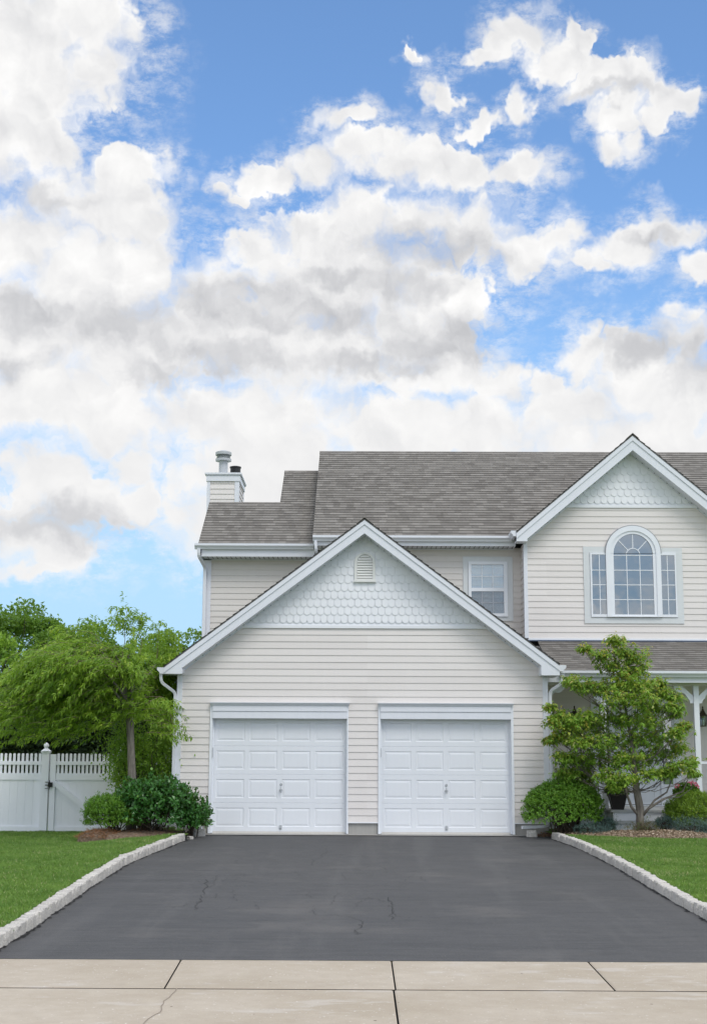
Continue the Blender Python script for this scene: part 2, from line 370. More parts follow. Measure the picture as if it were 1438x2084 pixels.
def leaf(name, c1, c2, c3=None, thr=.93, trans=.35, rough=.45, mottle=None, zt=None):
    """per-leaf colour from the 'rnd' attribute"""
    m, t = mat(name)
    r = t.new('ShaderNodeAttribute', attribute_name='rnd').outputs['Fac']
    n = t.noise(t.co.outputs['Object'], 1.7, 3, .6)
    c = t.mix(t.math('ADD', t.math('MULTIPLY', r, .7), t.lin(n, .3, .7, 0, .3)), c1, c2)
    if c3: c = t.mix(t.math('GREATER_THAN', r, thr), c, c3)
    if zt:   # young growth colour toward the shoots: attribute 'tip'
        tp = t.new('ShaderNodeAttribute', attribute_name='tip').outputs['Fac']
        c = t.mix(t.math('MULTIPLY', tp, r), c, zt)
    p = t.new('ShaderNodeBsdfPrincipled', {'Base Color': c, 'Roughness': rough, 'Specular IOR Level': .4})
    tr = t.new('ShaderNodeBsdfTranslucent', {0: t.mix(.5, c, (.35, .55, .05))})
    ms_ = t.new('ShaderNodeMixShader', {0: trans, 1: p.outputs[0], 2: tr.outputs[0]})
    t.new('ShaderNodeOutputMaterial', {0: ms_.outputs[0]}); return m
grass_m = leaf('grass_blades', (.075, .18, .035), (.29, .44, .10), (.50, .50, .25), .93, .3, .5)
cherry_m = leaf('cherry_leaves', (.09, .22, .02), (.36, .53, .05), (.52, .62, .10), .90, .45, .35)
oak_m = leaf('tree_leaves', (.05, .14, .02), (.19, .34, .045), None, 1, .35, .45)
bright_m = leaf('bright_tree_leaves', (.11, .25, .025), (.32, .50, .06), None, 1, .4, .45)
conifer_m = leaf('conifer_needles', (.008, .022, .008), (.025, .05, .016), None, 1, .1, .6)
dog_m = leaf('dogwood_leaves', (.10, .25, .028), (.36, .56, .085), (.62, .62, .26), .96, .4, .4, zt=(.50, .36, .07))
box_m = leaf('boxwood_leaves', (.05, .15, .015), (.20, .40, .04), (.38, .52, .07), .93, .3, .4)
box2_m = leaf('yew_leaves', (.08, .18, .015), (.30, .44, .05), (.46, .54, .08), .93, .3, .4)
broad_m = leaf('broad_leaves', (.018, .08, .018), (.07, .21, .04), (.16, .33, .06), .90, .2, .25)
juniper_m = leaf('juniper_needles', (.04, .085, .075), (.13, .20, .19), None, 1, .15, .6)
brown_m = leaf('brown_heather', (.07, .065, .03), (.22, .15, .09), (.08, .13, .04), .6, .2, .6)
geran_m = leaf('geranium_leaves', (.03, .09, .015), (.10, .22, .03), None, 1, .3, .4)
pink_m = leaf('pink_petals', (.75, .07, .25), (.9, .22, .42), None, 1, .3, .5)
straw_m = leaf('pine_straw', (.18, .07, .03), (.42, .20, .10), None, 1, .1, .7)
chips_m = leaf('wood_chips', (.20, .13, .085), (.52, .40, .29), (.66, .56, .44), .85, .05, .8)
def bark(name, a, b):
    m, t = mat(name); o = t.co.outputs['Object']
    n = t.noise(t.vm('MULTIPLY', o, (14, 14, 3)), 1.5, 5, .65); g = t.noise(o, 40, 3)
    finish(t, t.mix(t.lin(n, .3, .7), a, b), .85, t.math('ADD', n, g), .8, .012); return m
bark_m = bark('grey_bark', (.085, .075, .065), (.25, .225, .195))
twig_m = bark('twig_bark', (.14, .105, .07), (.30, .24, .17))
darkbark_m = bark('dark_bark', (.035, .028, .022), (.10, .08, .06))
def glass(name, refl=.35, tint=(.05, .06, .07), rough=.01, see=.0):
    m, t = mat(name)
    n = t.noise(t.co.outputs['Object'], 1.4, 2)
    bmp = t.new('ShaderNodeBump', {'Strength': .012, 'Distance': .05, 'Height': n}).outputs[0]
    g = t.new('ShaderNodeBsdfGlossy', {'Color': (.90, .95, 1., 1), 'Roughness': rough, 'Normal': bmp})
    if see: dfs = t.new('ShaderNodeBsdfTransparent', {0: (.82, .86, .88, 1)})
    else: dfs = t.new('ShaderNodeBsdfDiffuse', {0: tint+(1,)})
    ms_ = t.new('ShaderNodeMixShader', {0: refl, 1: dfs.outputs[0], 2: g.outputs[0]})
    t.new('ShaderNodeOutputMaterial', {0: ms_.outputs[0]}); return m
glass_m = glass('window_glass', .27, (.05, .055, .065))
clear_m = glass('clear_glass', .16, see=1)
screen_m = glass('insect_screen', .0, see=1)
for _n in screen_m.node_tree.nodes:
    if _n.type == 'BSDF_TRANSPARENT': _n.inputs[0].default_value = (.74, .75, .77, 1)
blind_m = paint('blind_slats', (.70, .76, .84), .5, .02)

# ------------------------------------------------------------------ terrain
def gz(x, y): return .04+.0245*max(-14., min(y, 0.))
def curb_l(y): return float(np.interp(y, (-14.2, -13.4, -12.3, -10.3, -8.9, -7.6, -5.6, -3.6, -1.5, -.9), (-3.38, -3.34, -3.33, -3.39, -3.43, -3.44, -3.46, -3.32, -3.15, -3.10)))
def curb_r(y): return float(np.interp(y, (-14.2, -11.3, -10, -8.3, -5.6, -3.8, -2.3, -.7, .1), (3.50, 3.47, 3.46, 3.49, 3.52, 3.49, 3.44, 3.28, 3.22)))
def lawn_off(x, y):
    """the left lawn is level with the kerb top and falls away towards the fence"""
    t = np.clip((-3.4-x)/1.4, 0, 1)*np.clip((y+7)/6.5, 0, 1); t = t*t*(3-2*t)
    return .085-.155*t
def rnd_attr(me, arr, name='rnd'):
    a = me.attributes.new(name, 'FLOAT', 'FACE'); a.data.foreach_set('value', np.asarray(arr, dtype=np.float32))
def quadmesh(name, V, mats, parent=None, rnd=None, tip=None, tri=False):
    """V: (N,k,3) faces"""
    N, k = V.shape[:2]
    me = bpy.data.meshes.new(name); me.vertices.add(N*k); me.vertices.foreach_set('co', V.reshape(-1).astype(np.float32))
    me.loops.add(N*k); me.loops.foreach_set('vertex_index', np.arange(N*k, dtype=np.int32))
    me.polygons.add(N); me.polygons.foreach_set('loop_start', np.arange(0, N*k, k, dtype=np.int32))
    try: me.polygons.foreach_set('loop_total', np.full(N, k, dtype=np.int32))
    except Exception: pass
    me.materials.append(mats); me.update(calc_edges=True)
    if rnd is not None: rnd_attr(me, rnd)
    if tip is not None: rnd_attr(me, tip, 'tip')
    o = bpy.data.objects.new(name, me); COL.objects.link(o)
    if parent is not None: o.parent = parent
    return o

mb = MB(); mb.face([(-400, -400, -1.2), (400, -400, -1.2), (400, 600, -1.2), (-400, 600, -1.2)])
tag(mb.build('ground', lawn_m), kind='structure')
# lawn sheets either side (graded with the drive) and the yard behind
def sheet(name, xf0, xf1, ys, m, dz, n=24, kind='structure', bump=0.):
    mb = MB(); rs = random.Random(name)
    g = [[None]*(n+1) for _ in ys]
    for j, y in enumerate(ys):
        a, b = xf0(y), xf1(y)
        for i in range(n+1):
            x = a+(b-a)*i/n; g[j][i] = (x, y, gz(x, y)+dz+(rs.random()-.5)*bump)
    for j in range(len(ys)-1):
        for i in range(n): mb.face([g[j][i], g[j][i+1], g[j+1][i+1], g[j+1][i]])
    return tag(mb.build(name, m), kind=kind)
ysl = [-14.1+.5*i for i in range(29)]+[.6, 1.5, 4, 12, 40, 120]
mb = MB(); _g = []
for y in [-14.1+.5*i for i in range(29)]+[.6, 1.2, 2, 3, 4.1]:
    _g.append([(x, y, gz(x, y)+float(lawn_off(x, y))) for x in [(curb_l(y) if y < -.9 else -3.3)-q for q in (0, .15, .3, .5, .7, .9, 1.1, 1.4, 1.8, 2.5, 4, 8, 20, 57)]])
for j in range(len(_g)-1):
    for i in range(13): mb.face([_g[j][i+1], _g[j][i], _g[j+1][i], _g[j+1][i+1]])
tag(mb.build('lawn', lawn_m, smooth=True), kind='structure')
mb = MB(); mb.face([(-60, 4.1, -.04), (60, 4.1, -.04), (60, 120, -.3), (-60, 120, -.3)]); tag(mb.build('yard', lawn_m), kind='structure')
sheet('lawn', lambda y: curb_r(y), lambda y: 60, [-14.1+.5*i for i in range(29)]+[.6, 4], lawn_m, .085)
ysd = [-14+.35*i for i in range(41)]
sheet('driveway', lambda y: curb_l(y)-.02 if y < -.9 else -3.1, lambda y: curb_r(y)+.02 if y < -.7 else 3.3, ysd, asphalt_m, 0, 40, bump=.004)

# cracks: thin dark ribbons lying 3 mm above the seal coat, joined to the driveway mesh
dv = bpy.data.objects['driveway']
def ribbons(paths, m, dz=.004):
    mb = MB()
    for pts, wd in paths:
        for i in range(len(pts)-1):
            (x0, y0), (x1, y1) = pts[i], pts[i+1]
            L = math.hypot(x1-x0, y1-y0) or 1; nx, ny = -(y1-y0)/L, (x1-x0)/L
            a, b = wd*(.12+.42*RC.random()), wd*(.12+.42*RC.random())
            mb.face([(x0-nx*a, y0-ny*a, gz(0, y0)+dz), (x1-nx*b, y1-ny*b, gz(0, y1)+dz), (x1+nx*b, y1+ny*b, gz(0, y1)+dz), (x0+nx*a, y0+ny*a, gz(0, y0)+dz)])
    return mb
RC = random.Random(5)
def wiggle(x0, y0, x1, y1, n=16, amp=.06):
    pts = []; ox = oy = 0
    for i in range(n+1):
        t_ = i/n; ox = ox*.6+RC.uniform(-1, 1)*amp; oy = oy*.6+RC.uniform(-1, 1)*amp
        e = min(1, 4*t_, 4*(1-t_))
        pts.append((x0+(x1-x0)*t_+ox*e, y0+(y1-y0)*t_+oy*e))
    return pts
CRK = [[(-2.12,-7.67),(-2.01,-8.83),(-1.95,-9.59),(-1.93,-10.28),(-1.92,-10.69)],[(-1.94,-9.64),(-1.77,-9.63),(-1.58,-9.57)],[(-2.34,-7.38),(-2.19,-7.21),(-1.87,-7.2),(-1.28,-6.93),(-1.03,-6.92)],[(-2.0,-7.09),(-1.98,-8.0),(-1.97,-8.46),(-2.01,-8.93)],[(-1.56,-10.51),(-1.4,-10.55),(-1.23,-10.61)],[(-1.11,-10.49),(-0.86,-10.53),(-0.62,-10.36)],[(-0.62,-10.56),(-0.6,-11.1),(-0.4,-11.09),(-0.2,-11.3),(-0.09,-11.61)],[(-0.09,-11.64),(-0.15,-12.12),(-0.15,-12.35),(-0.14,-12.5)],[(0.21,-9.5),(0.24,-10.19),(0.23,-10.44),(0.22,-10.84),(0.2,-11.43)],[(-0.02,-9.51),(0.05,-9.65),(0.2,-10.03)],[(0.22,-10.68),(0.25,-11.14),(0.37,-11.25),(0.52,-11.27),(0.72,-11.27)],[(0.62,-6.91),(0.52,-7.44),(0.36,-8.0)],[(0.68,-7.2),(0.73,-7.65)],[(-1.02,-7.16),(-0.74,-6.53),(-0.49,-6.39),(-0.23,-6.25),(0.09,-5.7),(0.32,-6.48)],[(-0.86,-4.59),(-0.81,-5.75)],[(-0.67,-2.94),(-0.7,-3.96),(-0.81,-5.18)],[(-0.4,-8.96),(-0.42,-9.52),(-0.46,-10.22)],[(-1.82,-9.21),(-1.79,-9.67)],[(-0.73,-8.97),(-0.69,-9.53)],[(-2.18,-10.54),(-2.07,-10.42),(-1.93,-9.98)],[(-1.77,-7.77),(-1.69,-7.49)],[(-1.67,-8.82),(-1.58,-9.57),(-1.52,-9.92)],[(-1.29,-10.25),(-1.22,-10.66)],[(-0.18,-10.38),(-0.15,-10.04),(-0.03,-9.6)],[(-0.38,-6.77),(-0.29,-7.7)],[(-1.02,-6.55),(-0.87,-7.27)],[(0.34,-11.2),(0.57,-11.25),(0.89,-11.14),(1.27,-10.93),(1.48,-10.89),(1.82,-11.15)],[(1.82,-7.05),(1.84,-7.45),(2.11,-7.64),(2.46,-7.42)],[(-0.03,-9.58),(0.05,-9.69)],[(0.66,-7.41),(0.78,-8.13)],[(-0.22,-5.99),(-0.01,-5.63),(0.21,-5.25)]]
cracks = []
for _i, _L in enumerate(CRK):
    for _k in range(len(_L)-1):
        (a, b), (c, d_) = _L[_k], _L[_k+1]
        wd = (.008 if _i in (0, 7, 8) else .0045 if _i < 26 else .0035)
        cracks.append((wiggle(a, b, c, d_, 7, .035), wd))
for _k in range(60):       # fine crazing in the middle of the drive
    x, y = RC.uniform(-2.2, 1.4), RC.uniform(-8.5, -3.5); a = RC.uniform(0, 6.28); L = RC.uniform(.08, .35)
    cracks.append((wiggle(x, y, x+math.cos(a)*L, y+math.sin(a)*L*1.5, 5, .03), .003))

def join_mesh(o, mb, mats):
    """append faces to an existing mesh object under a new material slot"""
    import bmesh
    bm = bmesh.new(); bm.from_mesh(o.data); k = len(o.data.materials); o.data.materials.append(mats)
    for f in mb.f:
        fc = bm.faces.new([bm.verts.new(mb.v[i]) for i in f]); fc.material_index = k
    bm.to_mesh(o.data); bm.free()
for cf, sg in ((curb_l, 1), (curb_r, -1)):        # crumbled edge of the seal coat along the kerb
    y = -13.9
    while y < -1:
        L = RC.uniform(.05, .35); x = cf(y)+sg*RC.uniform(.005, .05)
        if RC.random() < .75: cracks.append((wiggle(x, y, cf(y+L)+sg*RC.uniform(.005, .05), y+L, 4, .02), RC.uniform(.02, .06)))
        y += L*.8
join_mesh(dv, ribbons(cracks, crack_m), crack_m)

# sidewalk: slabs with open joints over a dark bed
mb = MB()
zs = lambda y: -.303+.012*(y+14)
mb.face([(-30, -18.6, zs(-18.6)-.03), (30, -18.6, zs(-18.6)-.03), (30, -14.0, zs(-14)-.03), (-30, -14.0, zs(-14)-.03)], 1)
def slab(c, g=.006, gy=.027):
    cx_ = sum(p[0] for p in c)/4; cy_ = sum(p[1] for p in c)/4
    q = [(x+(g if x < cx_ else -g), y+(gy if y < cy_ else -gy*(c[2][1] < -15 or 0)) ) for x, y in c]
    top = [(x, y, zs(y)) for x, y in q]; lo = [(x, y, zs(y)-.09) for x, y in q]
    r = .012
    inn = [(x+(r if x < cx_ else -r), y+(r if y < cy_ else -r)) for x, y in q]
    topi = [(x, y, zs(y)) for x, y in inn]; tope = [(x, y, zs(y)-.006) for x, y in q]
    mb.face(topi, 0)
    for i in range(4):
        j = (i+1) % 4
        mb.face([tope[i], tope[j], topi[j], topi[i]], 0); mb.face([lo[i], lo[j], tope[j], tope[i]], 1)
xs1 = [-16, -14.3, -12.6, -10.9, -9.2, -7.5, -5.8, -4.1, -1.60, .145, 1.80, 4.2, 5.9, 7.6, 9.3, 11, 12.7, 14.4, 16]
xt1 = [x-(.05 if abs(x+1.6) < .01 else 0)+(.02 if abs(x-1.8) < .01 else 0) for x in xs1]
for i in range(len(xs1)-1): slab([(xs1[i], -15.42), (xs1[i+1], -15.42), (xt1[i+1], -14.0), (xt1[i], -14.0)])
xs2 = [-16, -13, -10, -7, -3.6, .13, 3.9, 7, 10, 13, 16]
for i in range(len(xs2)-1): slab([(xs2[i], -18.5), (xs2[i+1], -18.5), (xs2[i+1], -15.42), (xs2[i], -15.42)], .007)
# hairline crack in the apron
pts = wiggle(-1.50, -15.45, -1.52, -17.6, 18, .035)
for i in range(len(pts)-1):
    (x0, y0), (x1, y1) = pts[i], pts[i+1]; wd = .0035
    mb.face([(x0-wd, y0, zs(y0)+.003), (x0+wd, y0, zs(y0)+.003), (x1+wd, y1, zs(y1)+.003), (x1-wd, y1, zs(y1)+.003)], 2)
sw = mb.build('sidewalk', [concrete_m, crack_m, paint('hairline', (.26, .22, .18), .9, .2)]); tag(sw, kind='structure')
mb = MB(); mb.box(-30, 30, -18.75, -18.6, -.7, -.365); tag(mb.build('street_kerb', concrete_m), kind='structure')
mb = MB(); mb.face([(-60, -40, -.52), (60, -40, -.52), (60, -18.6, -.5), (-60, -18.6, -.5)]); tag(mb.build('road', asphalt_m), kind='structure')

# ------------------------------------------------------------------ the house
house = thing('house', 'two storey cream clapboard house with two white garage doors and grey shingle roof', 'house')
def part(mb, name, m, parent=None, **k):
    return mb.build(name, m, parent or house, **k)
def lapwall(name, poly, T, holes=(), m=None, expo=.127, proud=.012, v0=0., parent=None):
    b = MB(); lap(b, poly, expo, proud, T, holes, v0); return part(b, name, m or siding_m, parent)

GX = -.09            # garage centre line
GL, GR = -3.515, 3.335
SL = .753            # garage roof pitch
APZ = 5.81
def groof(x): return APZ-SL*abs(x-GX)
SB = .258            # siding starts above the block foundation
doors = [(-2.90, -.345), (.205, 2.70)]
# garage front siding (shingled gable above 3.81)
wz = 3.81
under = .30
gx1 = (APZ-under-wz)/SL
holes = [(a, b, -1, 2.42) for a, b in doors]
poly = [(GL, SB), (GR, SB), (GR, groof(GR)-.22), (GX+gx1+.1, wz), (GX-gx1-.1, wz), (GL, groof(GL)-.22)]
lapwall('wall', poly, front(0), holes, v0=SB)
b = MB(); b.prism([(GL+.02, 0), (GL+.02, groof(GL)-.25), (GX, APZ-.25), (GR-.02, groof(GR)-.25), (GR-.02, 0)], lambda u, v, w_: (u, w_, v), 3.0, 3.05); part(b, 'light_block', dark_m)  # unseen dark panel added to close off the garage
lapwall('wall', [(0, SB), (2.6, SB), (2.6, groof(GR)-.2), (0, groof(GR)-.2)], side_r(GR), v0=SB)
lapwall('wall', [(0, SB), (3.9, SB), (3.9, groof(GL)-.2), (0, groof(GL)-.2)], side_l(GL), v0=SB)
# foundation
for a, c in ((GL+.01, doors[0][0]-.005), (doors[0][1]+.005, doors[1][0]-.005), (doors[1][1]+.005, GR-.01)):
    b = MB(); n = max(1, round((c-a)/.4)); L = (c-a)/n
    for i in range(n): b.box(a+i*L+(.003 if i else 0), a+(i+1)*L-(.003 if i < n-1 else 0), .02, .25, -.3, SB-.006, 0)
    part(b, 'foundation', found_m, bevel=.004)
pieces('foundation', found_m, house, [(GR-.21, GR-.012, .25, 3, -.3, SB-.006), (GL+.012, GL+.2, .25, 8, -.3, SB-.006)])
# drip strip under siding
pieces('starter_strip', white_m, house, [(a, c, -.022, 0, SB-.012, SB+.004) for a, c in ((GL, doors[0][0]), (doors[0][1], doors[1][0]), (doors[1][1], GR))])

def scallops(name, xc, z0, apex_z, slope, Y, w=.127, h=.15, cut=0, holes=()):
    """half-round shingles in offset rows, clipped to the gable"""
    b = MB(); T = front(Y); rs = random.Random(7)
    hw = (apex_z-z0)/slope
    base = [(xc-hw, z0), (xc+hw, z0), (xc, apex_z)]
    b.face([T(u, v, .004) for u, v in base], 0, base)
    b.prism([(xc-hw-.05, z0-.0), (xc+hw+.05, z0-.0), (xc+hw+.05-.055/slope, z0+.055), (xc-hw-.05+.055/slope, z0+.055)], T, .0, .036)
    k = 0; z = z0+.19
    while z < apex_z:
        n = int(hw/w)+2; off = (k % 2)*w/2
        for i in range(-n, n+1):
            cx_ = xc+i*w+off+(rs.random()-.5)*.004; zt = z+h+.01; r = w/2-.0015; zz_ = z+(rs.random()-.5)*.005
            pts = [(cx_+r*math.cos(a), zz_-r*.86+r*math.sin(a)+r*.0) for a in [math.pi+math.pi*j/8 for j in range(9)]]
            pts = [(u, v+r*.35) for u, v in pts]
            pts += [(cx_+r, zt), (cx_-r, zt)]
            p = clip(pts, slope, 1, apex_z+slope*xc); p = clip(p, -slope, 1, apex_z-slope*xc) if p else []
            if not p: continue
            zb = zz_-r
            def Tt(u, v, w_, zb=zb): return T(u, v, w_*(1-.75*max(0, min(1, (v-zb)/(h+.05)))))
            b.face([Tt(u, v, .024) for u, v in p], 0, p)
            m_ = len(p)
            for j in range(m_):
                q, s_ = p[j], p[(j+1) % m_]
                if max(q[1], s_[1]) > zt-.02: continue
                b.face([T(q[0], q[1], 0), T(s_[0], s_[1], 0), Tt(s_[0], s_[1], .024), Tt(q[0], q[1], .024)], 0, [q]*4)
        z += h; k += 1
    return part(b, name, scallop_m)
scallops('gable_shingles', GX+.04, wz, APZ-.24, SL, 0.0)

# rake boards, cornice returns, soffit and its grooves
def gable_trim(xc, apz, slope, xl, xr, zb, Y, Yw, dz=.25, ret=.335, up=.085, side='LR'):
    """fascia pieces of a gable: Y = face of the board, Yw = wall plane"""
    T = lambda u, v, w_: (u, Y+w_, v)
    for s, xe in (('L', xl), ('R', xr)):
        if s not in side: continue
        sg = -1 if s == 'L' else 1
        ze = apz-slope*abs(xe-xc); xi = xe-sg*ret
        zi = apz-dz-slope*abs(xi-xc)
        poly = [(xc, apz-.012), (xe, ze-.012), (xe, zb), (xi, zb), (xi, max(zi, zb+.02)), (xc, apz-dz)]
        b = MB(); b.prism(poly, T, 0, .03); part(b, 'rake_board', trim_m)
        b = MB(); b.prism([(xc, apz), (xe, ze), (xe, ze-up*1.1), (xc, apz-up)], T, -.018, 0); part(b, 'rake_trim', trim_m)
        # soffit between board and wall
        b = MB()
        b.face([(xc, Y+.03, apz-dz), (xi, Y+.03, zi), (xi, Yw, zi), (xc, Yw, apz-dz)])
        # vent grooves
        n = int(abs(xi-xc)/.125)
        for i in range(1, n):
            x = xc+sg*i*.125; z = apz-dz-slope*abs(x-xc)
            b.box(x-.006, x+.006, Yw-.06, Yw-.031, z-.010, z-.001, 1)
        # white J channel against the wall
        x2 = xi; b.prism([(xc, apz-dz), (x2, zi), (x2, zi-.035), (xc, apz-dz-.035)], lambda u, v, w_: (u, Yw-w_, v), .0, .03, 0)
        part(b, 'soffit', [trim_m, black_m])
        # cornice return bottom and side
        b = MB(); b.box(min(xe, xi), max(xe, xi), Y+.03, Yw-.002, zb, zb+.02); 
        b.box(xi-.006 if sg < 0 else xi-.012, xi+.012 if sg < 0 else xi+.006, Y+.03, Yw-.002, zb+.02, max(zi, zb+.03))
        part(b, 'cornice_return', trim_m)
gable_trim(GX+.03, APZ, SL, -3.742, 3.528, 2.932, -.35, 0)
# garage roof
def slope_roof(name, A, u, v, L, Wd, poly=None, th=.016, m=None, name_edge=True, parent=None):
    """A eave corner, u unit along the eave, v unit up the slope; shingle courses plus a slab below"""
    A = Vector(A); u = Vector(u).normalized(); v = Vector(v).normalized(); n = u.cross(v).normalized()
    if n.z < 0: n = -n
    T = lambda a, c, w_: tuple(A+u*a+v*c+n*w_)
    poly = poly or [(0, 0), (L, 0), (L, Wd), (0, Wd)]
    b = MB(); lap(b, poly, .143, .015, T); b.prism(poly, T, -th, 0, 1)
    return part(b, name, [roof_m, edge_m], parent)
gxr = GX+.03
for sg, xe in ((-1, -3.742), (1, 3.528)):
    ze = APZ-SL*abs(xe-gxr)
    Ln = math.hypot(xe-gxr, APZ-ze)
    Yb = 3.9 if sg < 0 else 3.25
    A = (xe, -.375, ze+.024); B = Yb+.385
    if sg < 0: slope_roof('roof', A, (0, 1, 0), (-(xe-gxr), 0, APZ-ze), B, Ln)
    else:      slope_roof('roof', A, (0, 1, 0), (-(xe-gxr), 0, APZ-ze), B, Ln)
b = MB(); b.prism([(gxr-.14, APZ+.035-.14*SL), (gxr, APZ+.042), (gxr+.14, APZ+.035-.14*SL), (gxr+.14, APZ+.05-.14*SL), (gxr, APZ+.062), (gxr-.14, APZ+.05-.14*SL)], lambda u, v, w_: (u, w_, v), -.39, 3.3)
part(b, 'ridge_cap', roof_m)
def gutter(name, x0, x1, Y, zt, caps=True, depth=.12, T=None, m=None, parent=None):
    """K-style gutter running along x, back at Y; outer face towards -Y. T maps (along, out, z)"""
    T = T or (lambda a, o_, z: (a, Y-o_, z))
    prof = [(0, 0), (0, -.115), (.065, -.115), (.08, -.085), (.105, -.06), (.12, -.045), (.12, 0), (.108, 0), (.108, -.035), (.012, -.035), (.012, 0)]
    prof = [(o_*depth/.12, z+zt) for o_, z in prof]
    b = MB(); n = len(prof)
    for i in range(n):
        p, q = prof[i], prof[(i+1) % n]
        b.face([T(x0, p[0], p[1]), T(x1, p[0], p[1]), T(x1, q[0], q[1]), T(x0, q[0], q[1])])
    for xx in (x0, x1): b.face([T(xx, p[0], p[1]) for p in prof[:7]])
    return part(b, name, m or trim_m, parent)
# garage eave gutters (ends seen from the front)
zt_l = APZ-SL*abs(-3.742-gxr)+.01
gutter('gutter', -.36, 3.9, 0, zt_l, T=lambda a, o_, z: (-3.742-o_, a, z))
gutter('gutter', -.36, .40, 0, APZ-SL*abs(3.528-gxr)+.01, T=lambda a, o_, z: (3.528+o_, a, z))
# eave fascia/soffit boxes along the garage sides
b = MB(); b.box(-3.742, GL, -.32, 3.9, 2.93, 2.955); b.box(-3.742, -3.72, -.32, 3.9, 2.955, 3.03); part(b, 'side_soffit', trim_m)
b = MB(); b.box(GR, 3.528, -.32, .5, 2.93, 2.955); b.box(3.506, 3.528, -.32, .5, 2.955, 3.03); part(b, 'side_soffit', trim_m)
# corner boards
def corner(x0, x1, Y, z0, z1, ret=.09, side=-1, m=None):
    b = MB(); b.box(x0, x1, Y-.03, Y, z0, z1)
    if side < 0: b.box(x0-.012, x0, Y-.03, Y+ret, z0, z1)
    else: b.box(x1, x1+.012, Y-.03, Y+ret, z0, z1)
    return part(b, 'corner_board', m or trim_m, bevel=.003)
corner(GL, GL+.085, 0, SB-.02, 2.93); corner(GR-.085, GR, 0, SB-.02, 2.93, side=1)

# downspouts
def downspout(pts, w_=.055, d_=.05, name='downspout'):
    b = MB(); P_ = [Vector(p) for p in pts]
    # rounded rectangular tube
    Q = [P_[0]]
    for i in range(1, len(P_)-1):
        a, c = P_[i-1], P_[i+1]; p = P_[i]; r = .07
        d1 = (a-p).normalized()*min(r, (a-p).length*.45); d2 = (c-p).normalized()*min(r, (c-p).length*.45)
        for k in range(4):
            t_ = k/3; Q.append((p+d1)*(1-t_)**2+p*2*t_*(1-t_)+(p+d2)*t_**2)
    Q.append(P_[-1])
    rings = []
    for i, p in enumerate(Q):
        t_ = (Q[min(i+1, len(Q)-1)]-Q[max(0, i-1)]).normalized()
        s_ = Vector((0, -1, 0)); a = t_.cross(s_)
        if a.length < .1: s_ = Vector((0, 0, 1)); a = t_.cross(s_)
        a.normalize(); s_ = a.cross(t_).normalized()
        rings.append([tuple(p+a*x*w_/2+s_*y*d_/2) for x, y in ((-1, -.8), (-.8, -1), (.8, -1), (1, -.8), (1, .8), (.8, 1), (-.8, 1), (-1, .8))])
    for i in range(len(rings)-1):
        for k in range(8): b.face([rings[i][k], rings[i][(k+1) % 8], rings[i+1][(k+1) % 8], rings[i+1][k]])
    b.face(rings[0]); b.face(rings[-1][::-1])
    return part(b, name, trim_m)
downspout([(-3.80, -.30, 2.95), (-3.79, -.28, 2.78), (-3.555, -.04, 2.60), (-3.555, -.04, .22), (-3.40, -.16, .17), (-2.98, -.30, .165)])
downspout([(3.60, -.22, 2.97), (3.59, -.22, 2.80), (3.385, -.05, 2.66), (3.385, -.05, .26), (3.22, -.20, .21), (2.79, -.36, .20)])
pieces('strap', trim_m, house, [(x0, x1, -.08, .01, z, z+.025) for z in (.9, 2.2) for x0, x1 in ((-3.60, -3.51), (3.34, 3.425))])

